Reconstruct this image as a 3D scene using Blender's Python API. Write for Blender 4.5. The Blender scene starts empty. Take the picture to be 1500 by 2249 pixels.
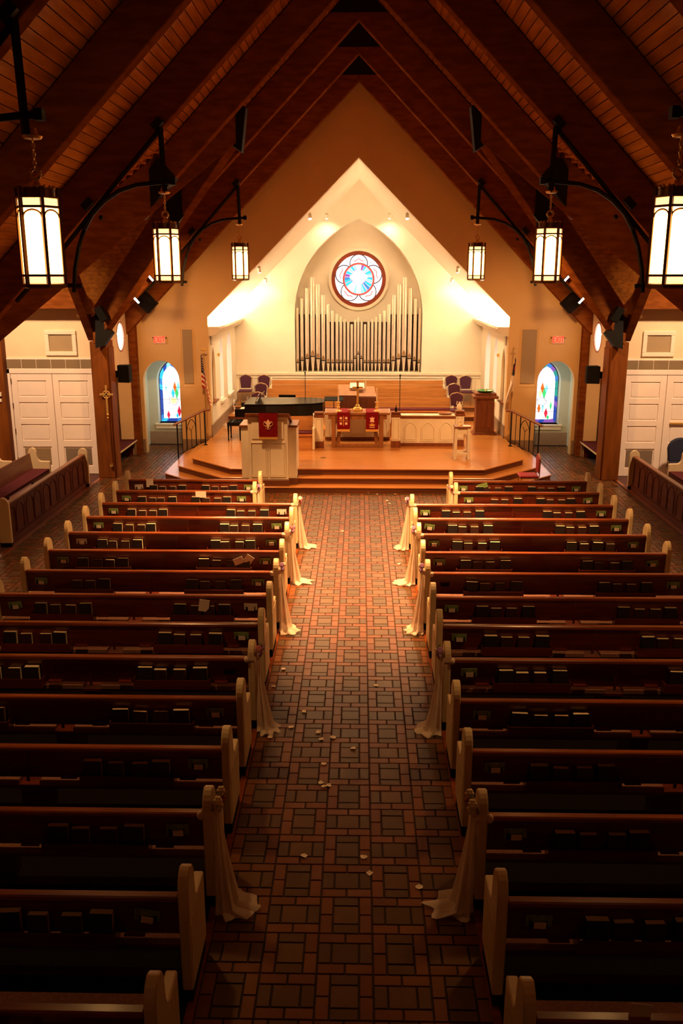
import bpy, math, random
from mathutils import Vector, Matrix
R = random.Random(7)
S = bpy.context.scene
# ------------------------------------------------------------------ camera
FPX = 1940.0; CAMZ = 4.8; CAMX = 0.05
PIT = math.atan((1124.5 - 605) / FPX); YAW = math.atan(41 * math.cos(PIT) / FPX)
cd = bpy.data.cameras.new('camera'); cam = bpy.data.objects.new('camera', cd)
S.collection.objects.link(cam); S.camera = cam
cd.sensor_fit = 'VERTICAL'; cd.sensor_height = 36; cd.lens = 36 * FPX / 2249
cam.location = (CAMX, 0, CAMZ); cam.rotation_euler = (math.pi / 2 - PIT, 0, YAW)
cd.clip_start = 0.05; cd.clip_end = 200
# ------------------------------------------------------------------ world, exposure, lights
w = bpy.data.worlds.new('world'); S.world = w; w.use_nodes = True
w.node_tree.nodes['Background'].inputs[0].default_value = (0.5, 0.3, 0.15, 1)
w.node_tree.nodes['Background'].inputs[1].default_value = 0.01
vs = S.view_settings; vs.view_transform = 'Standard'; vs.look = 'None'
vs.gamma = 1.0; vs.use_curve_mapping = False; vs.exposure = 0.5
WARM = (1.0, 0.56, 0.20); CREAM = (1.0, 0.78, 0.50)
LANTERN_E = 8.5
def lamp(kind, loc, power, col, target=None, **k):
    d = bpy.data.lights.new('lamp_light', kind); d.energy = power; d.color = col
    for a, b in k.items(): setattr(d, a, b)
    o = bpy.data.objects.new('lamp_light', d); S.collection.objects.link(o); o.location = loc
    if target is not None:
        o.rotation_euler = (Vector(target) - Vector(loc)).to_track_quat('-Z', 'Y').to_euler()
    return o
# cove lights lying on the two chancel ledges
for s in (-1, 1):
    lamp('AREA', (s * 3.90, 26.8, 3.50), 250, CREAM, (s * 4.25, 26.8, 4.6), shape='RECTANGLE', size=5.0, size_y=0.16)
# chancel spots (fixtures are built below at the same places)
CH_SPOTS = [(-1.0, 29.0, 6.45, -1.0, 29.5, 5.6, 28), (0.95, 29.0, 6.45, 0.95, 29.5, 5.6, 28),
            (-2.95, 29.0, 4.52, -2.95, 29.5, 3.8, 11), (2.95, 29.0, 4.52, 2.95, 29.5, 3.8, 11)]
for x, y, z, tx, ty, tz, p in CH_SPOTS:
    lamp('SPOT', (x, y, z), p, CREAM, (tx, ty, tz), spot_size=2.2, spot_blend=0.9, shadow_soft_size=0.08)
# stage spots under the chancel ceiling
STAGE_SPOTS = [(-1.3, 24.9, 6.15, -0.9, 22.8, .4, 560), (1.3, 24.9, 6.15, 1.3, 22.8, .4, 560),
               (-2.7, 25.0, 4.78, -2.6, 27.5, .8, 230), (2.7, 25.0, 4.78, 2.6, 27.5, .8, 230),
               (0.5, 25.3, 6.9, 0.0, 28.2, .8, 420)]
for x, y, z, tx, ty, tz, p in STAGE_SPOTS:
    lamp('SPOT', (x, y, z), p, (1.0, .72, .40), (tx, ty, tz), spot_size=1.9, spot_blend=0.8, shadow_soft_size=0.1)
# nave spots clamped on the roof beams
NAVE_SPOTS = [(-3.3, 18.3, 5.6, -1.6, 20.6, 0.6, 900), (3.3, 18.3, 5.6, 1.4, 20.6, 0.6, 900),
              (-1.2, 13.0, 7.9, -.3, 14.6, 0, 5000), (1.2, 13.0, 7.9, .2, 14.6, 0, 5000)]
for x, y, z, tx, ty, tz, p in NAVE_SPOTS:
    lamp('SPOT', (x, y, z), p, (1.0, .50, .18), (tx, ty, tz), spot_size=1.25, spot_blend=1.0, shadow_soft_size=0.12)

# added downward spots beneath the lanterns, plus an unseen nearest pair
for s in (-1, 1):
    for ly, pw_ in ((2.6, 8), (7.9, 140), (13.05, 480), (21.0, 100)):
        lamp('SPOT', (s * 2.70, ly, 4.64), pw_, (1.0, .53, .18), (s * 2.70, ly, 0), spot_size=1.9, spot_blend=1.0, shadow_soft_size=0.12)
# added unseen spots for nave wall and transepts, hidden daylight-tinted fill behind the arches
for s in (-1, 1):
    lamp('SPOT', (s * 3.4, 18.2, 5.4), 650, (1.0, .50, .17), (s * 5.0, 24.2, 1.8), spot_size=1.3, spot_blend=1.0, shadow_soft_size=0.15)
    lamp('SPOT', (s * 8.0, 17.4, 6.8), 1500, (1.0, .62, .34), (s * 8.0, 21.6, 1.6), spot_size=1.5, spot_blend=1.0, shadow_soft_size=0.2)
    lamp('SPOT', (s * 7.4, 15.0, 5.6), 110, (1.0, .52, .22), (s * 6.6, 18.6, 0.3), spot_size=1.3, spot_blend=1.0, shadow_soft_size=0.2)
    lamp('AREA', (s * 4.75, 25.05, 1.7), 9, (.95, 1.0, .88), (s * 6.0, 25.2, 1.4), shape='RECTANGLE', size=.5, size_y=1.2)

# ------------------------------------------------------------------ helpers
def bp(x, y, Y=None, Z=None, X=None):
    a = (x - 750) / FPX; b = -(y - 1124.5) / FPX
    M = cam.rotation_euler.to_matrix(); d = M @ Vector((a, b, -1))
    if X is not None: t = (X - CAMX) / d.x
    elif Y is not None: t = Y / d.y
    else: t = (Z - CAMZ) / d.z
    return Vector((CAMX + d.x * t, d.y * t, CAMZ + d.z * t))
def onscreen(p, m=10):
    M = cam.rotation_euler.to_matrix().transposed(); v = M @ (Vector(p) - Vector((CAMX, 0, CAMZ)))
    if v.z > -0.1: return False
    x = 750 + FPX * v.x / -v.z; y = 1124.5 - FPX * v.y / -v.z
    return -m < x < 1500 + m and -m < y < 2249 + m
class B:
    def __init__(s): s.v = []; s.f = []; s.mi = []; s.cur = 0
    def add(s, vs_, fs):
        n = len(s.v); s.v += [tuple(q) for q in vs_]
        for f in fs: s.f.append([i + n for i in f]); s.mi.append(s.cur)
        return s
    def box(s, x0, x1, y0, y1, z0, z1):
        return s.hexa([(x0, y0, z0), (x1, y0, z0), (x1, y1, z0), (x0, y1, z0), (x0, y0, z1), (x1, y0, z1), (x1, y1, z1), (x0, y1, z1)])
    def hexa(s, p):
        return s.add(p, [(0, 3, 2, 1), (4, 5, 6, 7), (0, 1, 5, 4), (1, 2, 6, 5), (2, 3, 7, 6), (3, 0, 4, 7)])
    def ob(s, c, sz, m=None):
        m = m or Matrix.Identity(3); c = Vector(c)
        p = [c + m @ Vector((sx * sz[0] / 2, sy * sz[1] / 2, sz_ * sz[2] / 2)) for sz_ in (-1, 1) for sx, sy in ((-1, -1), (1, -1), (1, 1), (-1, 1))]
        return s.hexa(p)
    def extr(s, poly, fn, w0, w1):
        n = len(poly)
        s.add([fn(u, z, w0) for u, z in poly] + [fn(u, z, w1) for u, z in poly],
              [tuple(range(n))[::-1], tuple(range(n, 2 * n))] + [(i, (i + 1) % n, n + (i + 1) % n, n + i) for i in range(n)])
        return s
    def xz(s, poly, y0, y1): return s.extr(poly, lambda u, z, w: (u, w, z), y0, y1)
    def yz(s, poly, x0, x1): return s.extr(poly, lambda u, z, w: (w, u, z), x0, x1)
    def xy(s, poly, z0, z1): return s.extr(poly, lambda u, v, w: (u, v, w), z0, z1)
    def beam(s, a, b, d, wd):
        a = Vector(a); b = Vector(b); h = Vector((b.x - a.x, b.y - a.y, 0)); n = Vector((-h.y, h.x, 0)).normalized() * wd / 2
        u = Vector((0, 0, d))
        return s.hexa([a - n, b - n, b + n, a + n, a - n + u, b - n + u, b + n + u, a + n + u])
    def tube(s, pts, r, n=8, closed=False):
        pts = [Vector(p) for p in pts]; N = len(pts); rings = []
        up = Vector((0, 0, 1))
        for i, p in enumerate(pts):
            if closed: t = (pts[(i + 1) % N] - pts[i - 1])
            else: t = pts[min(i + 1, N - 1)] - pts[max(i - 1, 0)]
            t.normalize()
            ref = up if abs(t.z) < 0.95 else Vector((0, 1, 0))
            if i and abs(t.dot(ref)) > .95: ref = Vector((0, 1, 0))
            a = t.cross(ref).normalized(); b = a.cross(t)
            rr = r[i] if isinstance(r, (list, tuple)) else r
            rings.append([p + (a * math.cos(6.28318 * k / n) + b * math.sin(6.28318 * k / n)) * rr for k in range(n)])
        vs_ = [q for g in rings for q in g]; fs = []
        for i in range(N if closed else N - 1):
            j = (i + 1) % N
            for k in range(n): fs.append((i * n + k, i * n + (k + 1) % n, j * n + (k + 1) % n, j * n + k))
        if not closed: fs += [tuple(range(n))[::-1], tuple(range((N - 1) * n, N * n))]
        return s.add(vs_, fs)
    def lathe(s, prof, c=(0, 0, 0), n=16, ph=0.0):
        vs_ = []; fs = []
        for r, z in prof:
            for k in range(n):
                a = 6.28318530718 * (k + ph) / n; vs_.append((c[0] + r * math.cos(a), c[1] + r * math.sin(a), c[2] + z))
        for i in range(len(prof) - 1):
            for k in range(n): fs.append((i * n + k, i * n + (k + 1) % n, (i + 1) * n + (k + 1) % n, (i + 1) * n + k))
        fs += [tuple(range(n))[::-1], tuple(range((len(prof) - 1) * n, len(prof) * n))]
        return s.add(vs_, fs)
    def ball(s, c, r, n=10, sq=(1, 1, 1)):
        pr = [(max(math.sin(math.pi * i / 6) * r, .0005), -math.cos(math.pi * i / 6) * r) for i in range(7)]
        vs_ = len(s.v); s.lathe(pr, (0, 0, 0), n)
        for i in range(vs_, len(s.v)):
            p = s.v[i]; s.v[i] = (c[0] + p[0] * sq[0], c[1] + p[1] * sq[1], c[2] + p[2] * sq[2])
        return s
def mesh(name, b, mats, bevel=0, smooth=False, org=(0, 0, 0), fixn=True):
    me = bpy.data.meshes.new(name); o = Vector(org)
    me.from_pydata([tuple(Vector(q) - o) for q in b.v], [], b.f); 
    if not isinstance(mats, (list, tuple)): mats = [mats]
    for m in mats: me.materials.append(m)
    if len(mats) > 1: me.polygons.foreach_set('material_index', b.mi)
    if fixn:
        import bmesh
        bm = bmesh.new(); bm.from_mesh(me); bmesh.ops.recalc_face_normals(bm, faces=bm.faces)
        if bevel: 
            es = [e for e in bm.edges if len(e.link_faces) == 2 and e.calc_face_angle(0) > 0.6]
            bmesh.ops.bevel(bm, geom=es, offset=bevel, segments=1, affect='EDGES', clamp_overlap=True)
        bm.to_mesh(me); bm.free()
    if smooth:
        for p in me.polygons: p.use_smooth = True
        try: me.set_sharp_from_angle(angle=0.7)
        except Exception: pass
    me.update(); return me
def link(name, me, parent=None, loc=(0, 0, 0), rz=0):
    o = bpy.data.objects.new(name, me); S.collection.objects.link(o)
    o.location = loc; o.rotation_euler = (0, 0, rz)
    if parent is not None: o.parent = parent
    return o
def part(name, b, mats, parent, bevel=0, smooth=False, label=None, world=False, kind=None):
    """b is in the parent's local space, or in world space if world=True"""
    org = (0, 0, 0)
    if world:
        p = parent
        while p is not None: org = tuple(Vector(org) + p.location); p = p.parent
    o = link(name, mesh(name, b, mats, bevel, smooth, org), parent)
    if label: o['label'] = label
    if kind: o['kind'] = kind
    return o
def tag(o, label, cat, group=None):
    o['label'] = label; o['category'] = cat
    if group: o['group'] = group
    return o
def thing(name, label, cat, loc=(0, 0, 0), rz=0, group=None):
    return tag(link(name, None, None, loc, rz), label, cat, group)
def one(name, b, mats, label, cat, group=None, org=(0, 0, 0), bevel=0, smooth=False):
    o = link(name, mesh(name, b, mats, bevel, smooth, org), None, org); return tag(o, label, cat, group)
def struct(name, b, mats, bevel=0, smooth=False, parent=None):
    o = link(name, mesh(name, b, mats, bevel, smooth), parent)
    if parent is None: o['kind'] = 'structure'
    return o
def copy_tree(o, parent=None, **kw):
    c = o.copy(); S.collection.objects.link(c)
    if parent is not None: c.parent = parent
    for ch in list(o.children): copy_tree(ch, c)
    return c
def text_mesh(txt, size, mat, ext=0.004):
    cu = bpy.data.curves.new('lettering', 'FONT'); cu.body = txt; cu.size = size; cu.extrude = ext; cu.align_x = 'CENTER'; cu.align_y = 'CENTER'
    t = bpy.data.objects.new('lettering', cu); S.collection.objects.link(t)
    dg = bpy.context.evaluated_depsgraph_get(); me = bpy.data.meshes.new_from_object(t.evaluated_get(dg))
    bpy.data.objects.remove(t); me.materials.clear(); me.materials.append(mat); return me
def arch(ua, ub, sp, ap, k=1.0, n=12):
    """points from (ua,sp) over the apex to (ub,sp); k=1 round, smaller = pointed"""
    m = (ua + ub) / 2; a1 = math.acos(1 - k); L = []
    for i in range(n + 1):
        t = a1 * i / n; L.append(((1 - math.cos(t)) / k, math.sin(t) / math.sin(a1)))
    left = [(ua + (m - ua) * s, sp + (ap - sp) * z) for s, z in L]
    right = [(ub + (m - ub) * s, sp + (ap - sp) * z) for s, z in L][::-1]
    return left + right[1:]
ORD = ['first', 'second', 'third', 'fourth', 'fifth', 'sixth', 'seventh', 'eighth', 'ninth', 'tenth', 'eleventh', 'twelfth', 'thirteenth', 'fourteenth', 'fifteenth', 'sixteenth']
ORDL = ORD + ['seventeenth', 'eighteenth', 'nineteenth', 'twentieth', 'twenty-first', 'twenty-second', 'twenty-third', 'twenty-fourth', 'twenty-fifth']

# ------------------------------------------------------------------ materials
def mat(name, col, rough=0.6, metal=0.0, col2=None, scale=(5, 5, 5), bump=0.0, spec=0.5, emit=None, es=0, coat=0, detail=4, fac=(0.35, 0.65), alpha=None, trans=0):
    m = bpy.data.materials.new(name); m.use_nodes = True; nt = m.node_tree; p = nt.nodes['Principled BSDF']
    p.inputs['Base Color'].default_value = (*col, 1); p.inputs['Roughness'].default_value = rough; p.inputs['Metallic'].default_value = metal
    p.inputs['Specular IOR Level'].default_value = spec
    if coat: p.inputs['Coat Weight'].default_value = coat; p.inputs['Coat Roughness'].default_value = 0.15
    if trans: p.inputs['Transmission Weight'].default_value = trans
    if alpha is not None: p.inputs['Alpha'].default_value = alpha
    if emit: p.inputs['Emission Color'].default_value = (*emit, 1); p.inputs['Emission Strength'].default_value = es
    if col2 or bump:
        tc = nt.nodes.new('ShaderNodeTexCoord'); mp = nt.nodes.new('ShaderNodeMapping'); nz = nt.nodes.new('ShaderNodeTexNoise')
        mp.inputs['Scale'].default_value = scale; nz.inputs['Scale'].default_value = 1.0; nz.inputs['Detail'].default_value = detail
        oi = nt.nodes.new('ShaderNodeObjectInfo'); va = nt.nodes.new('ShaderNodeVectorMath'); va.operation = 'ADD'
        mu = nt.nodes.new('ShaderNodeMath'); mu.operation = 'MULTIPLY'; mu.inputs[1].default_value = 37.0
        nt.links.new(oi.outputs['Random'], mu.inputs[0])
        nt.links.new(tc.outputs['Object'], mp.inputs['Vector']); nt.links.new(mp.outputs[0], va.inputs[0]); nt.links.new(mu.outputs[0], va.inputs[1])
        nt.links.new(va.outputs[0], nz.inputs['Vector'])
        if col2:
            rp = nt.nodes.new('ShaderNodeValToRGB'); rp.color_ramp.elements[0].position = fac[0]; rp.color_ramp.elements[1].position = fac[1]
            rp.color_ramp.elements[0].color = (*col, 1); rp.color_ramp.elements[1].color = (*col2, 1)
            nt.links.new(nz.outputs['Fac'], rp.inputs[0]); nt.links.new(rp.outputs[0], p.inputs['Base Color'])
        if bump:
            bn = nt.nodes.new('ShaderNodeBump'); bn.inputs['Strength'].default_value = bump; bn.inputs['Distance'].default_value = 0.01
            nt.links.new(nz.outputs['Fac'], bn.inputs['Height']); nt.links.new(bn.outputs[0], p.inputs['Normal'])
    return m
M = {}
M['plaster'] = mat('plaster', (.76, .60, .40), .8, col2=(.72, .56, .37), scale=(2, 2, 2), spec=.2)
M['nave_plaster'] = mat('nave_plaster', (.73, .485, .225), .8, col2=(.70, .46, .21), scale=(2, 2, 2), spec=.2)
M['wing_plaster'] = mat('wing_plaster', (.84, .66, .44), .8, col2=(.80, .62, .41), scale=(2, 2, 2), spec=.2)
M['sage'] = mat('sage_plaster', (.52, .52, .42), .8, col2=(.49, .50, .40), scale=(2, 2, 2), spec=.2)
M['cream'] = mat('cream_plaster', (.84, .75, .60), .75, col2=(.81, .72, .57), scale=(2, 2, 2), spec=.2)
M['white'] = mat('white_paint', (.80, .70, .54), .4, col2=(.76, .66, .50), scale=(3, 3, 3))
M['door'] = mat('door_paint', (.88, .75, .66), .45, col2=(.85, .72, .63), scale=(3, 3, 3))
M['base'] = mat('taupe_baseboard', (.30, .20, .13), .5, col2=(.26, .17, .11), scale=(3, 3, 3))
M['beam'] = mat('beam_wood', (.23, .070, .015), .7, col2=(.155, .042, .009), scale=(3, 3, 12), bump=.08, spec=.0)
M['deck'] = mat('deck_wood', (.58, .22, .038), .6, col2=(.36, .12, .020), scale=(9, 1.2, 9), bump=.1, spec=.15)
M['column'] = mat('column_wood', (.20, .058, .009), .6, col2=(.13, .036, .006), scale=(8, 8, 1.2), bump=.05, spec=.1)
M['mahog'] = mat('pew_mahogany', (.15, .021, .007), .34, col2=(.085, .011, .004), scale=(1.5, 22, 22), bump=.04, coat=.25)
M['rail'] = mat('pew_rail_wood', (.28, .062, .012), .28, col2=(.16, .030, .006), scale=(1.5, 22, 22), coat=.15, spec=.4)
M['sidewood'] = mat('side_pew_wood', (.125, .021, .005), .5, col2=(.08, .012, .003), scale=(14, 1.5, 14), bump=.05, spec=.15)
M['sideback'] = mat('side_pew_back', (.24, .066, .014), .38, col2=(.18, .046, .010), scale=(14, 1.5, 14), bump=.05, coat=.2)
M['oak'] = mat('stage_oak', (.52, .20, .042), .28, col2=(.42, .15, .030), scale=(1.0, 14, 14), coat=.35)
M['riser'] = mat('stage_riser', (.15, .042, .011), .45, col2=(.105, .028, .008), scale=(1.0, 14, 20))
M['choir'] = mat('choir_wood', (.58, .24, .06), .4, col2=(.44, .165, .038), scale=(1.2, 10, 14), bump=.03, coat=.15)
M['furn'] = mat('furniture_wood', (.22, .058, .015), .42, col2=(.16, .038, .010), scale=(12, 12, 1.5), bump=.03)
M['tablewood'] = mat('table_wood', (.33, .125, .038), .4, col2=(.26, .092, .027), scale=(12, 12, 1.5), bump=.03)
M['bone'] = mat('pew_end_paint', (.74, .57, .34), .38, col2=(.70, .53, .31), scale=(4, 4, 4))
M['black'] = mat('black_steel', (.007, .005, .004), .6, spec=.2)
M['bronze'] = mat('bronze', (.16, .07, .03), .4, metal=.8)
M['brass'] = mat('brass', (.85, .55, .17), .3, metal=.65)
M['glow'] = mat('lantern_glass', (.9, .8, .6), .5, emit=(1, .46, .115), es=LANTERN_E)
M['glow2'] = mat('lantern_band_glass', (.9, .8, .6), .5, emit=(1, .60, .25), es=1.4)
M['piano'] = mat('piano_black', (.006, .005, .005), .22, spec=.3)
M['cushion'] = mat('pew_cushion', (.30, .14, .095), .9, col2=(.22, .10, .07), scale=(60, 60, 60), bump=.2, spec=.1)
M['burg'] = mat('burgundy_upholstery', (.10, .015, .02), .85, col2=(.075, .010, .016), scale=(40, 40, 40), spec=.2)
M['plum'] = mat('plum_upholstery', (.085, .022, .035), .85, col2=(.065, .016, .028), scale=(40, 40, 40), spec=.2)
M['red'] = mat('red_cloth', (.21, .003, .006), .85, col2=(.16, .002, .005), scale=(20, 20, 20), spec=.15)
M['redv'] = mat('red_vinyl', (.42, .006, .02), .5, col2=(.34, .005, .016), scale=(20, 20, 20))
M['gold'] = mat('gold_thread', (.75, .42, .10), .5, metal=.3)
M['goldframe'] = mat('gold_frame', (.50, .30, .11), .35, metal=.7)
M['pinkthread'] = mat('pale_thread', (.85, .55, .42), .7)
M['cover'] = mat('book_cover', (.010, .008, .012), .45, col2=(.015, .010, .010), scale=(10, 10, 10))
M['cover2'] = mat('book_cover_brown', (.035, .010, .008), .5, col2=(.028, .008, .006), scale=(10, 10, 10))
M['page'] = mat('book_pages', (.92, .74, .48), .8, col2=(.84, .65, .40), scale=(4, 220, 4), fac=(.3, .7))
M['paper'] = mat('paper', (.78, .66, .58), .8)
M['green'] = mat('green_card', (.16, .24, .07), .7, col2=(.24, .34, .11), scale=(30, 30, 30))
M['carpet'] = mat('carpet', (.13, .065, .06), .95, col2=(.10, .048, .045), scale=(60, 60, 60), bump=.2, spec=.1)
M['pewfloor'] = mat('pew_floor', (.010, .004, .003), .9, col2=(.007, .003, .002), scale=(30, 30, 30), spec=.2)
M['grout'] = mat('grout', (.050, .020, .009), .85, col2=(.038, .015, .007), scale=(20, 20, 20))
def tilem(name, a, b, r):
    m = mat(name, a, r, col2=b, scale=(6, 6, 6), bump=.10, spec=.75, fac=(.3, .7))
    m.node_tree.nodes['Principled BSDF'].inputs['Specular Tint'].default_value = (1, .58, .30, 1)
    return m
M['tile_o'] = tilem('tile_terracotta', (.185, .062, .018), (.145, .046, .013), .36)
M['tile_o2'] = tilem('tile_rust', (.145, .044, .012), (.115, .033, .009), .36)
M['tile_g'] = tilem('tile_slate', (.082, .046, .018), (.062, .035, .013), .36)
M['tile_c'] = tilem('tile_brown', (.118, .060, .022), (.092, .046, .017), .36)
M['tulle'] = mat('tulle', (.90, .72, .58), .9, col2=(.85, .67, .53), scale=(50, 50, 3), spec=.1, alpha=.62)
M['tulle2'] = mat('tulle_knot', (.82, .62, .50), .9, spec=.1)
M['petal'] = mat('petal', (.85, .70, .55), .8)
M['rose_pink'] = mat('flower_dusty_pink', (.45, .12, .14), .8); M['rose_purple'] = mat('flower_purple', (.38, .18, .36), .8)
M['rose_cream'] = mat('flower_cream', (.85, .66, .42), .8); M['leaf'] = mat('leaf', (.14, .16, .035), .7)
M['pipe'] = mat('organ_pipe', (.88, .77, .62), .34, metal=.5, col2=(.84, .72, .57), scale=(3, 3, 1))
M['pipe_mouth'] = mat('pipe_mouth', (.30, .17, .08), .5, metal=.4)
M['darkwood'] = mat('dark_panel', (.07, .028, .012), .6, col2=(.05, .02, .009), scale=(3, 3, 1))
M['grille'] = mat('grille', (.30, .23, .17), .6, metal=.2)
M['fabric'] = mat('acoustic_fabric', (.40, .29, .17), .9, col2=(.36, .26, .15), scale=(80, 80, 80), bump=.2, spec=.1)
M['daydim'] = mat('dim_daylight_pane', (.8, .8, .8), .3, emit=(.80, .90, 1), es=.9)
M['clearplastic'] = mat('clear_plastic', (.9, .9, .9), .1, trans=.9)
M['greenglass'] = mat('green_glass', (.02, .20, .06), .1, coat=.5)
M['navy'] = mat('navy_cloth', (.012, .016, .045), .8); M['flagwhite'] = mat('flag_white', (.80, .62, .46), .8); M['flagred'] = mat('flag_red', (.42, .012, .012), .8)
M['flagblue'] = mat('flag_blue', (.014, .012, .035), .8); M['flaggold'] = mat('flag_fringe', (.70, .40, .10), .7)
M['blackplas'] = mat('black_plastic', (.006, .005, .004), .7, spec=.12)
M['slot'] = mat('lit_slot', (1, 1, 1), .5, emit=(1, .82, .7), es=9)
M['exitface'] = mat('exit_face', (.72, .50, .34), .6, emit=(1, .45, .25), es=.08)
M['exitred'] = mat('exit_letter', (.9, .04, .02), .5, emit=(1, .02, .01), es=1.2)
M['daylight'] = mat('daylight_pane', (.9, .9, .9), .3, emit=(.95, .97, 1), es=4.5)
def glassc(name, c, e): return mat(name, tuple(min(1, x * .6) for x in c), .3, emit=c, es=e * .62 if name != 'glass_white' else e)
G = {'white': glassc('glass_white', (1, .95, 1), 1.0), 'cyan': glassc('glass_cyan', (.03, .50, .85), 1.3), 'sky': glassc('glass_sky', (.22, .70, .9), 1.5),
     'blue': glassc('glass_blue', (.02, .07, .42), 1.0), 'blue2': glassc('glass_mid_blue', (.05, .22, .62), 1.1), 'teal': glassc('glass_teal', (.02, .32, .28), 1.0),
     'orange': glassc('glass_orange', (.90, .16, .02), 1.1), 'green': glassc('glass_green', (.05, .60, .16), 1.2), 'red': glassc('glass_red', (.75, .02, .06), 1.1),
     'pink': glassc('glass_pink', (.85, .30, .42), 1.3), 'coral': glassc('glass_coral', (.75, .10, .07), .9), 'yellow': glassc('glass_yellow', (.95, .85, .3), 1.6), 'purple': glassc('glass_purple', (.25, .10, .5), 1.0)}
M['lead'] = mat('window_lead', (.05, .015, .04), .5)
M['frame_red'] = mat('rose_frame_wood', (.24, .035, .010), .4, col2=(.17, .022, .007), scale=(6, 6, 6))

# ------------------------------------------------------------------ floor with its tiles
b = B().box(-11, 11, -2.5, 31, -.25, -.012)
floor = struct('floor', b, M['grout'])
CE = .403; X0 = -.0335  # centre of the aisle's middle column
def cell(cx, cy, typ):
    """list of (x0,x1,y0,y1,mat)"""
    h = CE / 2; q = CE / 4; g = .0045; o = []
    rect = []
    for t in (-1, 1):
        for k in (0, 1): rect.append((-h + k * h, k * h, *( (-h, -q) if t < 0 else (q, h)), 'o'))
    rect += [(-h, -q, -q, q, 'g'), (q, h, -q, q, 'g'), (-q, q, -q, q, 'c')]
    for (a, b_, c, d, k) in rect:
        if typ: a, b_, c, d = c, d, a, b_
        o.append((cx + a + g, cx + b_ - g, cy + c + g, cy + d - g, k))
    return o
def tilebox(bb, x0, x1, y0, y1, ox=0, oy=0, dz=0):
    e = .004
    bb.add([(x0 - ox, y0 - oy, -.012), (x1 - ox, y0 - oy, -.012), (x1 - ox, y1 - oy, -.012), (x0 - ox, y1 - oy, -.012),
            (x0 + e - ox, y0 + e - oy, dz), (x1 - e - ox, y0 + e - oy, dz), (x1 - e - ox, y1 - e - oy, dz), (x0 + e - ox, y1 - e - oy, dz)],
           [(4, 5, 6, 7), (0, 1, 5, 4), (1, 2, 6, 5), (2, 3, 7, 6), (3, 0, 4, 7)])
tm = {'o': [M['tile_o'], M['tile_o2']], 'g': [M['tile_g']], 'c': [M['tile_c'], M['tile_g']]}
shapes = {}; near = []; rest = B(); RM = [M['tile_o'], M['tile_o2'], M['tile_g'], M['tile_c']]
def skip(x, y):
    if y < 17.75 and (1.08 if y < 15.75 else 2.0) < abs(x + .04) < 4.75: return True
    if abs(x) > 6.35 and y > 12.6: return True
    return False
for j in range(-4, 58):
    cy = 3.0 + j * CE
    for i in range(-17, 18):
        cx = X0 + i * CE
        if skip(cx, cy) or cy > 25.4 or (cy > 20.4 and abs(cx) < 4.0) or (abs(cx) > 6.3) : continue
        for t in cell(cx, cy, (i + j) % 2):
            near.append((t[2], abs(t[0]), t))
vis = [t for t in near if onscreen(((t[2][0] + t[2][1]) / 2, (t[2][2] + t[2][3]) / 2, 0), 30)]
vis.sort(key=lambda t: t[0]); chosen = set(id(t[2]) for t in vis[:300]); vall = set(id(t[2]) for t in near)
for q in near:
    t = q[2]; x0, x1, y0, y1, k = t
    if id(t) in chosen:
        m = R.choice(tm[k]); key = (round(x1 - x0, 3), round(y1 - y0, 3), m.name)
        if key not in shapes:
            bb = B(); tilebox(bb, -(x1 - x0) / 2, (x1 - x0) / 2, -(y1 - y0) / 2, (y1 - y0) / 2)
            shapes[key] = mesh('tile', bb, m, fixn=False)
        link('tile', shapes[key], floor, ((x0 + x1) / 2, (y0 + y1) / 2, R.uniform(-.0012, .0012)))
    else:
        m = R.choice(tm[k]); rest.cur = RM.index(m); tilebox(rest, x0, x1, y0, y1, dz=R.uniform(-.001, .001))
o = link('tile_field', mesh('tile_field', rest, RM, fixn=False), floor); o['kind'] = 'stuff'
# pew platforms and their wooden edge
for s, xa, xb in ((-1, -4.66, -1.10), (1, 1.02, 4.62)):
    struct('trim_%d' % (1 if s < 0 else 2), B().box(xa - .06, xb + .06, -1.5, 15.80, -.012, .012).box(*((xa - .06, -1.92) if s < 0 else (1.84, xb + .06)), 15.80, 17.72, -.012, .012), M['rail'])
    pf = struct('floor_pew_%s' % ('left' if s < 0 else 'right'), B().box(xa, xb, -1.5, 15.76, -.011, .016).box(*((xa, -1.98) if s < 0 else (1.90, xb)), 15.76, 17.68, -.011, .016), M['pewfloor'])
for s in (-1, 1):
    x0, x1 = sorted((s * 6.32, s * 10.6))
    struct('floor_transept_%s' % ('left' if s < 0 else 'right'), B().box(x0, x1, 12.7, 21.6, -.011, .006), M['carpet'])
    x0, x1 = sorted((s * 6.24, s * 6.32))
    struct('trim_%d' % (3 if s < 0 else 4), B().box(x0, x1, 12.7, 21.2, -.011, .012), M['rail'])

# ------------------------------------------------------------------ walls
DZ = 10.12                       # deck ridge height; deck z = DZ-|x|
def fw(s):
    ar = arch(5.88, 4.88, 2.0, 2.56, 1.0)
    ar = [(x * s, z) for x, z in ar]
    return [(4.05 * s, 0), (4.05 * s, 3.72), (0, 7.72), (0, 10.3), (6.7 * s, 3.6), (6.7 * s, 0), (5.88 * s, 0)] + ar + [(4.88 * s, 0)]
b = B().xz(fw(-1), 24.2, 24.45).xz(fw(1), 24.2, 24.45)
struct('wall_front', b, M['nave_plaster'])
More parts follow.
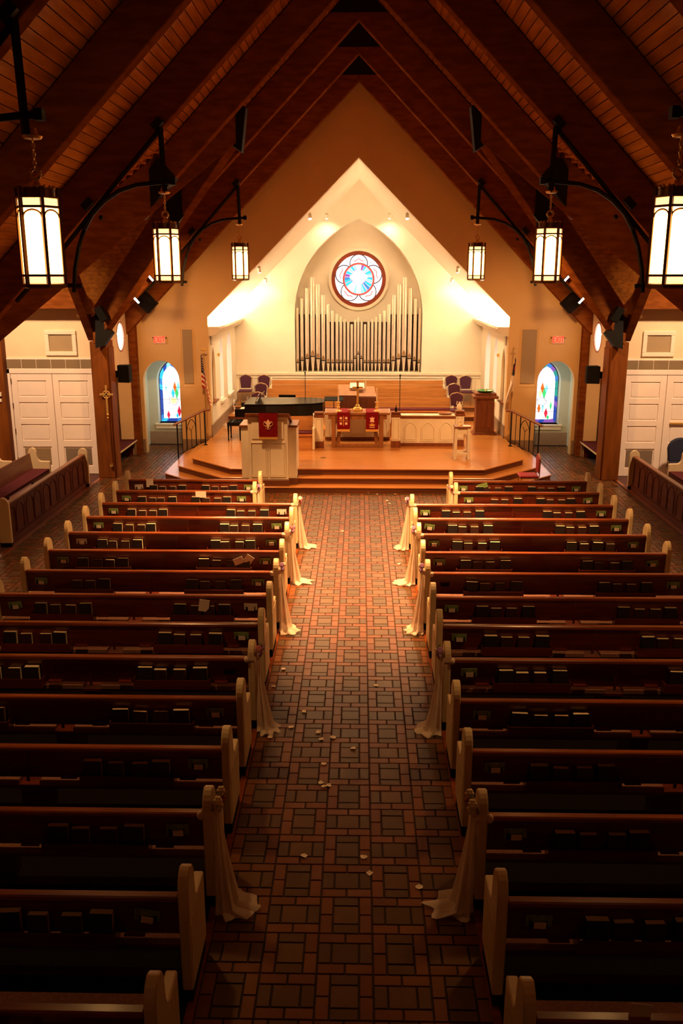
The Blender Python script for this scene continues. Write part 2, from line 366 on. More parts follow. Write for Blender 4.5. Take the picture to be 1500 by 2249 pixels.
# vestibules behind the two arches
for s, nm in ((-1, 'left'), (1, 'right')):
    def mx(p, q): return sorted((s * p, s * q))
    b = B()
    cx = 5.47 * s; W0, W1 = sorted((cx - .36, cx + .36))
    x0, x1 = mx(4.06, 6.7)
    bw = 25.6
    ao = arch(W0, W1, 1.85, 2.42, .62)
    b.xz([(x0, 0), (W0, 0), (W0, 3.0), (x0, 3.0)], bw, bw + .5).xz([(W1, 0), (x1, 0), (x1, 3.0), (W1, 3.0)], bw, bw + .5)
    b.xz([(W0, 0), (W1, 0), (W1, .62), (W0, .62)], bw, bw + .5)
    b.xz([(W0, 3.0)] + ao + [(W1, 3.0)], bw, bw + .5)
    b.box(*mx(6.1, 6.7), 24.45, 25.6, 0, 3.0)
    struct('wall_vestibule_%s' % nm, b, M['sage'])
    struct('ceiling_vestibule_%s' % nm, B().box(x0, x1, 24.45, 26.1, 3.0, 3.2), M['sage'])
    struct('baseboard_vestibule_%s' % nm, B().box(*mx(4.5, 6.1), bw - .03, bw, 0, .38), M['base'], bevel=.008)
    # stained window at the vestibule's back
    win = link('window_%d' % (2 if s < 0 else 3), None, None, (cx, bw + .28, .62)); win['kind'] = 'structure'
    wd = .36; H1 = 1.20; H2 = 1.78
    def outl(w_, sp, ap, k=.62): return [(-w_, 0), *arch(-w_, w_, sp, ap, k), (w_, 0)]
    fr = B(); A = outl(wd, H1, H2); n = len(A)
    # frame strip as tube following the outline
    fr.tube([(x, 0, z) for x, z in A], .018, 6, True); part('frame', fr, M['lead'], win)
    # panes: border strip coloured, inner field white, diamonds
    I = outl(wd - .10, H1, H2 - .13); I = [(x, z + .10 if z < .01 else z) for x, z in I]
    cols = ['blue', 'blue2', 'sky', 'cyan', 'blue2', 'blue'] if s < 0 else ['teal', 'blue', 'blue2', 'blue', 'purple', 'teal']
    NB = 28
    def res(P, N):
        L = [0]
        for i in range(len(P)): L.append(L[-1] + math.dist(P[i], P[(i + 1) % len(P)]))
        out = []
        for k in range(N):
            t = L[-1] * k / N; i = max(j for j in range(len(P)) if L[j] <= t); u = (t - L[i]) / max(1e-6, L[i + 1] - L[i]); a = P[i]; c = P[(i + 1) % len(P)]
            out.append((a[0] + (c[0] - a[0]) * u, a[1] + (c[1] - a[1]) * u))
        return out
    RO = res(A, NB); RI = res(I, NB)
    for k in range(NB):
        a, c, d, e = RO[k], RO[(k + 1) % NB], RI[(k + 1) % NB], RI[k]
        pb = B().xz([a, c, d, e], 0, .01)
        part('glass_pane', pb, G[R.choice(cols)], win)
    part('glass_field', B().xz(I, .002, .010), G['white'], win)
    def dia(x, z, w_, h_, c, nm='glass_pane'):
        part(nm, B().xz([(x, z - h_), (x + w_, z), (x, z + h_), (x - w_, z)], -.006, .0), G[c], win)
    if s < 0: D = [(.10, 1.02, .05, .17, 'orange'), (.04, .84, .055, .15, 'cyan'), (.15, .84, .055, .17, 'green'), (.20, 1.03, .05, .16, 'sky'), (-.12, .2, .05, .13, 'red'), (.2, .30, .06, .18, 'red'), (.14, .18, .04, .09, 'cyan'), (-.16, 1.0, .03, .11, 'sky')]
    else: D = [(-.10, 1.02, .055, .17, 'orange'), (-.04, .86, .055, .17, 'green'), (.02, 1.0, .05, .15, 'sky'), (-.16, .86, .05, .14, 'yellow'), (-.17, .42, .05, .15, 'orange'), (.04, .28, .055, .16, 'red'), (-.06, .45, .04, .12, 'sky'), (.1, .16, .045, .08, 'green'), (.17, .5, .035, .14, 'green')]
    for d in D: dia(*d)
    ld = B()
    for zz in (.33, .66, 1.0, 1.24): ld.box(-wd + .02, wd - .02, -.012, -.006, zz, zz + .008)
    mc = (.05, .62) if s < 0 else (-.1, .62)
    ld.tube([(mc[0] + (.13 + .02 * math.cos(5 * a)) * math.cos(a), -.01, mc[1] + (.12 + .02 * math.cos(5 * a)) * math.sin(a)) for a in [6.283 * i / 30 for i in range(30)]], .006, 5, True)
    part('lead_lines', ld, M['lead'], win)
    part('glass_medallion', B().xz([(mc[0] + .1 * math.cos(a), mc[1] + .09 * math.sin(a)) for a in [6.283 * i / 12 for i in range(12)]], -.005, .0), G['yellow' if s < 0 else 'white'], win)
    part('sill', B().box(-wd - .1, wd + .1, -.36, 0, -.05, 0).box(-wd - .08, wd + .08, -.33, -.28, -.16, -.05), M['white'], win, bevel=.006)
# baseboards and side walls near the stage
for s, nm in ((-1, 'left'), (1, 'right')):
    def mx(p, q): return sorted((s * p, s * q))
    b = B()
    b.box(*mx(4.11, 4.86), 24.16, 24.2, 0, .40).box(*mx(5.90, 6.2), 24.16, 24.2, 0, .40)
    b.box(*mx(5.90, 5.93), 24.2, 24.45, 0, .40)
    struct('baseboard_%s' % nm, b, M['base'], bevel=.01)
    # wall between the column and the front wall, with a bench recess and a round window
    b = B(); xi, xo = 6.15, 6.5
    oc = (23.15, 3.27, .36)
    def quadring(c, r, y0, y1, z0, z1, xa, xb, n=32):
        ci = [(c[0] + r * math.cos(6.28318 * k / n), c[1] + r * math.sin(6.28318 * k / n)) for k in range(n)]
        def pj(k):
            dx, dz = math.cos(6.28318 * k / n), math.sin(6.28318 * k / n); t = 1e9
            for d, lo, hi, cc in ((dx, y0, y1, c[0]), (dz, z0, z1, c[1])):
                if d > 1e-6: t = min(t, (hi - cc) / d)
                elif d < -1e-6: t = min(t, (lo - cc) / d)
            return (c[0] + dx * t, c[1] + dz * t)
        co = [pj(k) for k in range(n)]
        for k in range(n):
            j = (k + 1) % n
            b.yz([ci[k], ci[j], co[j], co[k]], xa, xb)
    ang = [0]
    quadring(oc, .36, 22.35, 23.95, 2.42, 4.12, *mx(xi, xo), n=32)
    b.box(*mx(xi, xo), 21.5, 22.36, 2.42, 4.12).box(*mx(xi, xo), 23.9, 24.2, 0, 4.12)
    b.box(*mx(xi + .62, xi + .8), 21.5, 23.95, 0, 2.42).box(*mx(xi, xi + .8), 21.5, 23.95, 2.36, 2.42)
    b.box(*mx(xo - .02, xo + .02), 22.2, 23.9, 2.42, 4.1) if False else None
    struct('wall_recess_%s' % nm, b, M['wing_plaster'])
    struct('baseboard_recess_%s' % nm, B().box(*mx(6.10, 6.15), 23.85, 24.12, 0, .38), M['base'], bevel=.01)
    wn = link('window_%d' % (4 if s < 0 else 5), None, None, (s * 6.42, oc[0], oc[1])); wn['kind'] = 'structure'
    ring = [(0, .37 * math.cos(a), .37 * math.sin(a)) for a in [6.28318 * i / 36 for i in range(36)]]
    part('frame', B().tube([(-s * .26, p[1], p[2]) for p in ring], .028, 6, True), mat('oculus_ring', (.45, .20, .15), .5), wn, smooth=True)
    pn = B().yz([(p[1] * .99, p[2] * .99) for p in ring], 0, .01); part('pane', pn, M['daylight'], wn)

# transept walls with doors
for s, nm in ((-1, 'left'), (1, 'right')):
    def mx(p, q): return sorted((s * p, s * q))
    b = B().box(*mx(6.15, 10.6), 21.45, 21.6, 0, 4.05)
    b.box(*mx(10.5, 10.6), 12.7, 21.6, 0, 5.2); b.box(*mx(6.2, 10.6), 12.6, 12.7, 0, 4.2)
    struct('wall_transept_%s' % nm, b, M['wing_plaster'])
    struct('wall_side_%s' % nm, B().box(*mx(6.25, 6.4), -2.3, 12.7, 0, 4.0), M['wing_plaster'])
    for kd, xc in enumerate((7.42, 9.95)):
        dr = link('door_%d' % (1 + kd + (0 if s < 0 else 2)), None, None, (s * xc, 21.45, 0)); dr['kind'] = 'structure'
        hw = 1.02
        fr = B().box(-hw - .09, -hw, -.05, 0, 0, 2.62).box(hw, hw + .09, -.05, 0, 0, 2.62).box(-hw - .09, hw + .09, -.05, 0, 2.50, 2.62)
        part('frame', fr, M['door'], dr, bevel=.008)
        for sd in (-1, 1):
            lf = B(); xa = -hw + .01 if sd < 0 else .006; xb = xa + hw - .016; W = xb - xa
            lf.box(xa, xb, -.012, 0, .02, 2.49)
            sh = -.034; st = .15
            lf.box(xa, xa + st, sh, -.012, .02, 2.49).box(xb - st, xb, sh, -.012, .02, 2.49)
            rails = [(.02, .22), (.70, .86), (1.26, 1.40), (1.80, 1.94), (2.33, 2.49)]
            for z0, z1 in rails: lf.box(xa + st, xb - st, sh, -.012, z0, z1)
            leaf = part('door_leaf', lf, M['door'], dr, bevel=.004)
            pz = [(.86, 1.26), (1.40, 1.80), (1.94, 2.33)]
            for z0, z1 in pz:
                part('panel', B().box(xa + st + .03, xb - st - .03, -.024, -.012, z0 + .03, z1 - .03), M['door'], leaf, bevel=.005)
            gr = B().box(xa + st + .03, xb - st - .03, -.022, -.012, .25, .67)
            for q in range(14): gr.box(xa + st + .035, xb - st - .035, -.03, -.022, .262 + q * .029, .276 + q * .029)
            part('vent_grille', gr, M['grille'] if (sd > 0) == (s < 0) else M['fabric'], leaf)
            hb = B()
            xh = xa - .004 if sd < 0 else xb - .012
            for zh in (.30, 1.02, 1.65, 2.25): hb.box(xh, xh + .018, -.055, -.03, zh, zh + .13)
            part('hinge', hb, M['bronze'], leaf)
        if s > 0 and kd == 0: part('push_bar', B().box(.15, .86, -.085, -.035, 1.31, 1.36), M['brass'], dr, bevel=.01)
    # vent over the doors, framed panel above
    v = thing('air_vent', 'long taupe slatted air vent above the white double doors on the %s' % nm, 'vent', (s * 7.42, 21.45, 2.57))
    part('backing', B().box(-1.08, 1.08, -.02, 0, .02, .27), M['grille'], v)
    for q in range(14): part('slat', B().box(-1.06, 1.06, -.034, -.02, .032 + q * .0168, .041 + q * .0168), M['fabric'], v)
    part('border', B().box(-1.12, 1.12, -.03, 0, .27, .30).box(-1.12, 1.12, -.03, 0, -.0, .02).box(-1.12, -1.08, -.03, 0, 0, .3).box(1.08, 1.12, -.03, 0, 0, .3), M['door'], v)
    for q in range(1, 6): part('divider', B().box(-1.08 + q * .36 - .004, -1.08 + q * .36 + .004, -.036, -.02, .02, .27), M['door'], v)
    v = thing('wall_panel', 'square cream framed fabric wall panel above the vent, %s transept' % nm, 'panel', (s * 7.14, 21.45, 2.93))
    part('frame', B().box(-.38, .38, -.05, 0, .0, .10).box(-.38, .38, -.05, 0, .50, .60).box(-.38, -.28, -.05, 0, .10, .50).box(.28, .38, -.05, 0, .10, .50), M['cream'], v, bevel=.01)
    part('fabric', B().box(-.28, .28, -.015, 0, .1, .5), M['fabric'], v)
    # second post between the door pairs
    p = thing('wall_post', 'brown timber post between the double doors, %s transept' % nm, 'post', (s * 8.70, 21.3, 0))
    part('shaft', B().box(-.2, .2, -.12, .14, .0, 4.0), M['column'], p, bevel=.01)
    # header beam at the top of the transept wall
    one('header_beam', B().box(*mx(6.35, 10.5), 21.05, 21.45, 4.05, 4.45), M['beam'], 'brown header beam along the top of the %s transept wall' % nm, 'beam', org=(s * 8, 21.2, 4.05))
t = thing('thermostat', 'small white thermostat on the brown post at the left edge', 'thermostat', (-8.66, 21.15, 1.98))
part('casing', B().box(-.075, .075, -.03, .02, 0, .10), M['white'], t, bevel=.005); part('screen', B().box(-.03, .03, -.034, -.03, .03, .07), M['blackplas'], t)
one('wall_switch', B().box(-8.70, -8.60, 21.15, 21.185, 1.84, 1.92), M['white'], 'beige switch box just below the thermostat', 'switch', org=(-8.65, 21.18, 1.84), bevel=.005)
struct('wall_back', B().box(-6.6, 6.6, -2.5, -2.3, 0, 10.2), M['nave_plaster'])

# chancel shell
def bwall(s): return [(4.05 * s, 0), (2.09 * s, 0), (2.09 * s, 3.55)] + [(x * s, z) for x, z in arch(2.09, -2.09, 3.55, 6.55, .62)[:13]][1:] + [(0, 7.72), (4.05 * s, 3.72)]
b = B().xz(bwall(-1), 29.5, 29.7).xz(bwall(1), 29.5, 29.7).box(-2.09, 2.09, 29.5, 29.7, 0, 1.69)
struct('wall_chancel_back', b, M['cream'])
# niche behind the pipes
RC = (0.0, 4.68); b = B(); ap = arch(-2.09, 2.09, 3.55, 6.55, .62)
prof = [(-2.09, 1.69)] + ap + [(2.09, 1.69)]
v0 = [(x, 29.7, z) for x, z in prof] + [(x, 30.25, z) for x, z in prof]; n = len(prof)
v1 = [(x * 1.03, 29.7, (z - 1.69) * 1.03 + 1.69) for x, z in prof] + [(x * 1.03, 30.25, (z - 1.69) * 1.03 + 1.69) for x, z in prof]
for i in range(n - 1): b.add([v0[i], v0[i + 1], v0[n + i + 1], v0[n + i], v1[i], v1[i + 1], v1[n + i + 1], v1[n + i]], [(0, 1, 2, 3), (4, 7, 6, 5), (0, 4, 5, 1), (3, 2, 6, 7)])
N = 48
for k in range(N):
    a0, a1 = 6.283185 * k / N, 6.283185 * (k + 1) / N
    def edge(a):
        dx, dz = math.cos(a), math.sin(a); t = min(2.3 / max(abs(dx), 1e-6), (2.2 if dz > 0 else 3.1) / max(abs(dz), 1e-6)); return (RC[0] + dx * t, RC[1] + dz * t)
    p0 = (RC[0] + .93 * math.cos(a0), RC[1] + .93 * math.sin(a0)); p1 = (RC[0] + .93 * math.cos(a1), RC[1] + .93 * math.sin(a1))
    b.xz([p0, p1, edge(a1), edge(a0)], 30.25, 30.45)
b.box(-2.08, 2.08, 29.71, 30.3, 1.60, 1.688)
struct('wall_organ_niche', b, M['cream'])
for s, nm in ((-1, 'left'), (1, 'right')):
    b = B(); ys = 24.45
    ops = [(24.62, 25.22, 1.38, 2.25, 2.85), (26.0, 26.7, 1.25, 2.5, 3.05), (27.5, 28.5, 1.2, 2.5, 3.1)]
    xa, xb = sorted((4.05 * s, 4.40 * s)); cur = ys
    for (ua, ub, si, sp, ax) in ops:
        b.box(xa, xb, cur, ua, 0, 3.75).box(xa, xb, ua, ub, 0, si)
        b.yz([(ua, 3.75)] + arch(ua, ub, sp, ax, .55) + [(ub, 3.75)], xa, xb); cur = ub
    b.box(xa, xb, cur, 29.5, 0, 3.75)
    struct('wall_chancel_%s' % nm, b, M['cream'])
    struct('wall_niche_%s' % nm, B().box(*sorted((4.38 * s, 4.46 * s)), 24.5, 25.4, 1.2, 3.0), M['nave_plaster'])
    one('niche_sill', B().box(*sorted((3.98 * s, 4.38 * s)), 24.56, 25.28, 1.34, 1.385), M['furn'], 'brown wooden sill of the pointed niche, %s chancel wall' % nm, 'sill', org=(4.1 * s, 24.9, 1.34), bevel=.006)
    for k, (ua, ub) in enumerate(((26.0, 26.7), (27.5, 28.5))):
        wn = link('window_%d' % (6 + k + (0 if s < 0 else 2)), None, None, (4.33 * s, (ua + ub) / 2, 1.2)); wn['kind'] = 'structure'
        h = (ub - ua) / 2
        part('pane', B().yz([(-h, 0)] + arch(-h, h, 1.3, 1.9, .55) + [(h, 0)], 0, .01), M['daydim'], wn)
        mb = B().box(-.02, .02, -.012, .012, 0, 1.85)
        for z in (.45, .9, 1.3): mb.box(-.02, .02, -h, h, z, z + .02)
        part('mullion', mb, M['white'], wn)
        part('sill', B().box(*sorted((-.36 * s, 0)), -h - .04, h + .04, -.03, .02), M['white'], wn)
    # cove ledge
    xo, xi = 4.05 * s, 3.74 * s
    b = B().xz([(xo, 3.22), (xo, 3.46), (xi, 3.46), (xi, 3.40), (xi + .05 * s, 3.34), (xi + .10 * s, 3.28), (xi + .22 * s, 3.22)], 24.22, 29.5)
    struct('trim_%d' % (5 if s < 0 else 6), b, M['cream'])
    struct('baseboard_chancel_%s' % nm, B().box(*sorted((4.05 * s, 4.02 * s)), 24.2, 29.5, .4, .80), M['base'], bevel=.006)
    # sloped chancel ceiling
    struct('ceiling_chancel_%s' % nm, B().xz([(4.05 * s, 3.72), (0, 7.72), (0, 8.0), (4.4 * s, 3.72)], 24.3, 29.6), M['cream'])
struct('trim_7', B().box(-4.05, 4.05, 29.45, 29.5, 1.60, 1.69).box(-4.05, 4.05, 29.47, 29.5, 1.50, 1.53), M['white'], bevel=.01)
struct('baseboard_chancel_back', B().box(-4.05, 4.05, 29.47, 29.5, .6, 1.05), M['base'])
for s in (-1, 1):
    for x0, x1 in ((2.95, 3.35), (3.45, 3.9)):
        one('wainscot_panel', B().box(*sorted((s * x0, s * x1)), 29.475, 29.5, 1.1, 1.46), M['white'], 'white raised wainscot panel low on the chancel back wall, %s side, %s the corner' % ('left' if s < 0 else 'right', 'away from' if x0 < 3 else 'next to'), 'panel', org=(s * x0, 29.5, 1.1), bevel=.01)

# ------------------------------------------------------------------ roof: deck planks and frames
PITCHP = .093
for s, nm in ((-1, 'left'), (1, 'right')):
    ceil = struct('ceiling_%s' % nm, B().xz([(0, DZ + .06), (s * 6.8, DZ + .06 - 6.8), (s * 6.8, DZ + .2 - 6.8), (0, DZ + .2)], -2.5, 12.4).xz([(0, DZ + .06), (s * 2.0, DZ - 1.94), (s * 2.0, DZ - 1.8), (0, DZ + .2)], 12.4, 24.2).xz([(s * 2.0, DZ - 1.94), (s * 6.8, DZ + .06 - 6.8), (s * 6.8, DZ + .2 - 6.8), (s * 2.0, DZ - 1.8)], 21.9, 24.2), M['darkwood'])
    bk = B()
    for sg in (-1, 1): bk.add([(s * 1.9, 17.15 + sg * .1, DZ - 1.83), (s * 6.9, 17.15 + sg * 5.1, DZ - 6.83), (s * 6.9, 17.15 + sg * 5.2, DZ - 6.83), (s * 1.9, 17.15 + sg * 5.2, DZ - 1.83), (s * 1.9, 17.15 + sg * .1, DZ - 1.76), (s * 6.9, 17.15 + sg * 5.1, DZ - 6.76), (s * 6.9, 17.15 + sg * 5.2, DZ - 6.76), (s * 1.9, 17.15 + sg * 5.2, DZ - 1.76)], [(0, 1, 2, 3), (4, 5, 6, 7), (0, 1, 5, 4), (1, 2, 6, 5), (2, 3, 7, 6), (3, 0, 4, 7)]).add([(s * 1.8, 17.15, 8.42), (s * 10.6, 17.15, 8.42), (s * 10.6, 17.15 + sg * 4.5, 3.92), (s * 6.3, 17.15 + sg * 4.5, 3.92)], [(0, 1, 2, 3)])
    struct('ceiling_backing_%s' % nm, bk, M['darkwood'])
    def plank(ua, ub, y0, y1):
        g = .004
        P = [(s * (ua + g), DZ - ua - g), (s * (ub - g), DZ - ub + g), (s * (ub - g + .03), DZ - ub + g + .03), (s * (ua + g + .03), DZ - ua - g + .03)]
        # chamfered lower face
        bb = B().xz(P, y0, y1); part('plank', bb, M['deck'], ceil)
    k = 0
    while k * PITCHP < 6.7:
        ua = k * PITCHP; ub = ua + PITCHP; d = (ua + ub) / 2 - 1.80
        if d <= 0: plank(ua, ub, -2.4, 24.2)
        else:
            if 17.15 + d < 24.1: plank(ua, ub, 17.15 + d, 24.2)
            if 17.15 - d > -2: plank(ua, ub, -2.4, 17.15 - d)
        k += 1
    # transept decks (planks along X)
    tc = struct('ceiling_transept_%s' % nm, B().yz([(21.6, 4.1), (17.15, 8.5), (17.15, 8.6), (21.6, 4.2)], *sorted((s * 6.8, s * 10.6))).yz([(12.7, 4.1), (17.15, 8.5), (17.15, 8.6), (12.7, 4.2)], *sorted((s * 6.8, s * 10.6))), M['darkwood'])
    for q in range(46):
        d0 = q * PITCHP; d1 = d0 + PITCHP - .008
        for sg in (-1, 1):
            bb = B().yz([(17.15 + sg * d0, 8.32 - d0), (17.15 + sg * d1, 8.32 - d1), (17.15 + sg * (d1 + .03), 8.35 - d1), (17.15 + sg * (d0 + .03), 8.35 - d0)], *sorted((s * (1.80 + d0), s * 10.6)))
            part('plank', bb, M['deck'], tc)
FY = [23.85, 21.1, 18.5, 15.8, 13.15, 10.5, 7.85, 5.2]
UZ = 9.44
for i, fy in enumerate(FY):
    fr = thing('roof_frame', 'dark glued timber roof frame, %s from the front wall' % ORD[i], 'beam', (0, fy, UZ), 0, 'roof frames over the nave')
    full = not (14 < fy < 20)
    for s in (-1, 1):
        xe = 6.22 if full else 3.35
        P = [(0, UZ), (s * xe, UZ - xe), (s * xe, UZ - xe + .66), (0, UZ + .66)]
        part('rafter', B().xz(P, fy - .11, fy + .11), M['beam'], fr, bevel=.012, world=True)
    part('ridge_plate', B().xz([(-.52, UZ + .12), (.52, UZ + .12), (0, UZ + .62)], fy - .135, fy - .112), M['black'], fr, world=True, label='black steel triangular ridge plate')
    if fy == 18.5 or fy == 15.8:
        for s in (-1, 1):
            part('joint_plate', B().xz([(s * 3.05, UZ - 3.05), (s * 3.65, UZ - 3.72), (s * 3.85, UZ - 3.3), (s * 3.3, UZ - 2.75)], fy - .15, fy + .15), M['black'], fr, world=True)
for s, nm in ((-1, 'left'), (1, 'right')):
    for q, (ya, nm2) in enumerate(((21.1, 'far'), (13.2, 'near'))):
        v = thing('valley_rafter', 'deep brown diagonal valley rafter rising from the %s %s column' % (nm2, nm), 'beam', (s * 6.1, ya, 3.3))
        yb = 17.15 + (.12 if ya > 17 else -.12)
        part('timber', B().beam((s * 6.08, ya, 3.28), (s * 2.25, yb, 7.10), .84, .20), M['beam'], v, bevel=.012, world=True)
        if q == 0:
            part('steel_shoe', B().hexa([(s * 5.90, 20.72, 3.22), (s * 6.1, 20.72, 3.16), (s * 6.1, 20.95, 3.16), (s * 5.90, 20.95, 3.22), (s * 5.68, 20.74, 3.50), (s * 6.06, 20.74, 3.95), (s * 6.06, 20.95, 3.95), (s * 5.68, 20.95, 3.50)]), M['black'], v, world=True)
        c = thing('nave_column', 'square honey brown timber column at the %s %s corner of the transept' % (nm2, nm), 'column', (s * 6.12, ya + .18, 0))
        part('shaft', B().box(-.2, .2, -.28, .28, .0, 3.3), M['column'], c, bevel=.015)
        part('edge_board', B().box(*sorted((-s * .235, -s * .2)), -.22, .22, .0, 3.15), M['column'], c, bevel=.006)
    # inner arch rafters of the transept (plane x=+-6.2)
    a = thing('arch_rafter', 'brown pair of rafters arching over the %s transept opening' % nm, 'beam', (s * 6.3, 17.15, 7.2))
    for sg in (-1, 1):
        part('rafter', B().beam((s * 6.3, 17.15 + sg * 4.05, 3.30), (s * 6.3, 17.15, 7.35), .55, .2), M['beam'], a, world=True, bevel=.01)
    one('junction_plate', B().hexa([(s * 2.1, 17.0, 6.95), (s * 2.55, 17.0, 7.25), (s * 2.55, 17.3, 7.25), (s * 2.1, 17.3, 6.95), (s * 2.0, 17.0, 7.7), (s * 2.55, 17.0, 7.9), (s * 2.55, 17.3, 7.9), (s * 2.0, 17.3, 7.7)]), M['black'], 'black steel plate where the %s valley rafters meet' % nm, 'plate', org=(s * 2.3, 17.15, 7.3))
    c = thing('wall_pilaster', 'narrow dark timber pilaster beside the %s front archway' % nm, 'post', (s * 6.06, 24.05, 0))
    part('shaft', B().box(-.09, .09, -.12, .13, 0, 3.75), M['beam'], c, bevel=.008)

# ------------------------------------------------------------------ stage
def oct_(x, yf, yc, xc, yb): return [(-x, yf), (x, yf), (xc, yc), (xc, yb), (-xc, yb), (-xc, yc)]
st = link('floor_stage', None); st['kind'] = 'structure'
lv = [(.0, .15, 3.30, 19.55, 20.98, 4.68), (.15, .30, 3.12, 19.86, 21.15, 4.38), (.30, .45, 2.95, 20.15, 21.35, 4.06)]
for k, (z0, z1, xf, yf, yc, xc) in enumerate(lv):
    P = oct_(xf, yf, yc, xc, 24.18 if k < 2 else 24.18)
    part('riser', B().xy(P, z0 - .01, z1 - .03), M['riser'], st)
    Q = [(x * 1.005, y - .025 if y < 22 else y) for x, y in P]
    part('tread', B().xy(Q, z1 - .03, z1), M['oak'], st, bevel=.008)
part('stage_floor', B().box(-4.04, 4.04, 24.15, 29.5, .0, .45), M['oak'], st)
for k, (y0, z) in enumerate(((27.15, .60), (28.15, .75))):
    part('choir_riser', B().box(-4.04, 4.04, y0 + .02, 29.5, z - .15, z - .03), M['riser'], st)
    part('choir_tread', B().box(-4.04, 4.04, y0, 29.5, z - .03, z), M['oak'], st, bevel=.005)
pl = B()
for y in [20.30 + .085 * i for i in range(46)]:
    hw = 3.0 + max(0, min(1.05, (y - 20.15) * .86)) - .03
    pl.box(-hw, hw, y, y + .003, .449, .4505)
part('board_joints', pl, M['riser'], st, kind='stuff')
one('floor_outlet', B().lathe([(.001, 0), (.07, 0), (.075, .004), (.001, .005)], (-.84, 21.43, .45), 16), M['bronze'], 'round bronze floor outlet on the stage boards', 'outlet', org=(-.84, 21.43, .45))


# ------------------------------------------------------------------ rose window
rw = link('window_1', None, None, (RC[0], 30.30, RC[1])); rw['kind'] = 'structure'
def C(r, n=48, c=(0, 0)): return [(c[0] + r * math.cos(6.283185 * i / n), c[1] + r * math.sin(6.283185 * i / n)) for i in range(n)]
def ringb(r0, r1, y0, y1, n=48, c=(0, 0), a0=0, a1=6.283185):
    b = B()
    for i in range(n):
        t0 = a0 + (a1 - a0) * i / n; t1 = a0 + (a1 - a0) * (i + 1) / n
        b.xz([(c[0] + r * math.cos(t), c[1] + r * math.sin(t)) for r, t in ((r0, t0), (r1, t0), (r1, t1), (r0, t1))], y0, y1)
    return b
part('plaster_ring', ringb(.90, 1.00, -.12, -.05), M['cream'], rw, label='cream plaster ring around the rose window')
part('frame', ringb(.78, .91, -.10, .06), M['frame_red'], rw)
part('glass_field', B().xz(C(.80), .02, .03), G['white'], rw)
for k in range(5):
    a = math.pi / 2 + k * 6.283185 / 5; c = (.50 * math.cos(a), .50 * math.sin(a))
    arc = []
    for i in range(31):
        t = a - 2.25 + 4.5 * i / 30; p = (c[0] + .29 * math.cos(t), c[1] + .29 * math.sin(t))
        if math.hypot(*p) > .50: arc.append((p[0], .005, p[1]))
    part('tracery', B().tube(arc, .016, 5), M['lead'], rw)
    orn = [(.62 * math.cos(a + t) + .02 * math.sin(t * 18) * math.cos(a), -.0, .62 * math.sin(a + t) + .03 * math.cos(t * 16) * math.sin(a)) for t in [-.28 + .56 * i / 14 for i in range(15)]]
    part('painted_scroll', B().tube(orn, .014, 5), G['coral'], rw)
    aa = a + .628; part('corner_dot', B().ball((.66 * math.cos(aa), 0, .66 * math.sin(aa)), .014, 6), M['lead'], rw)
part('coral_ring', ringb(.465, .515, -.012, .012), G['coral'], rw)
part('lead_ring', ringb(.515, .528, -.016, .012), M['lead'], rw)
sec = [(12, 'sky'), (24, 'cyan'), (38, 'sky'), (56, 'cyan'), (70, 'purple'), (110, 'sky'), (126, 'cyan'), (142, 'sky'), (158, 'cyan'), (172, 'purple'),
       (186, 'blue2'), (198, 'cyan'), (212, 'cyan'), (226, 'white'), (242, 'white'), (256, 'sky'), (284, 'sky'), (298, 'cyan'), (312, 'blue2'), (326, 'cyan'), (340, 'sky'), (354, 'cyan')]
cc = (0, .07)
for d, c in sec:
    d0, d1 = math.radians(d - 6.3), math.radians(d + 6.3)
    P = []
    for r, t in ((.24, d0), (None, d0), (None, d1), (.24, d1)):
        if r is None:
            # hit circle .465
            ux, uz = math.cos(t), math.sin(t); bq = uz * cc[1]; rr = -bq + math.sqrt(bq * bq - cc[1] ** 2 + .465 ** 2); r = rr
        P.append((cc[0] + r * math.cos(t), cc[1] + r * math.sin(t)))
    part('glass_ray', B().xz(P, .004, .016), G[c], rw)
for d in (34, 62, 118, 146, 180, 205, 238, 302, 335, 0):
    t = math.radians(d); ux, uz = math.cos(t), math.sin(t); bq = uz * cc[1]; r = -bq + math.sqrt(bq * bq - cc[1] ** 2 + .465 ** 2)
    part('coral_bar', B().tube([(cc[0] + .24 * ux, 0, cc[1] + .24 * uz), (cc[0] + r * ux, 0, cc[1] + r * uz)], .010, 5), G['pink'], rw)
part('halo_ring', ringb(.225, .245, -.008, .012, 36, cc), G['pink'], rw)
part('halo_glass', B().xz(C(.225, 36, cc), -.002, .012), G['white'], rw)
crs = [(-.075, -.46), (.075, -.46), (.05, -.0), (.05, .02), (.20, .02), (.20, -.0), (.27, .0), (.30, .07), (.27, .14), (.20, .14), (.20, .12), (.05, .12), (.05, .33), (.085, .37), (.075, .45), (-.075, .45), (-.085, .37), (-.05, .33), (-.05, .12), (-.20, .12), (-.20, .14), (-.27, .14), (-.30, .07), (-.27, .0), (-.20, .0), (-.20, .02), (-.05, .02), (-.05, .0)]
part('white_cross', B().xz(crs, -.016, -.006), G['white'], rw)

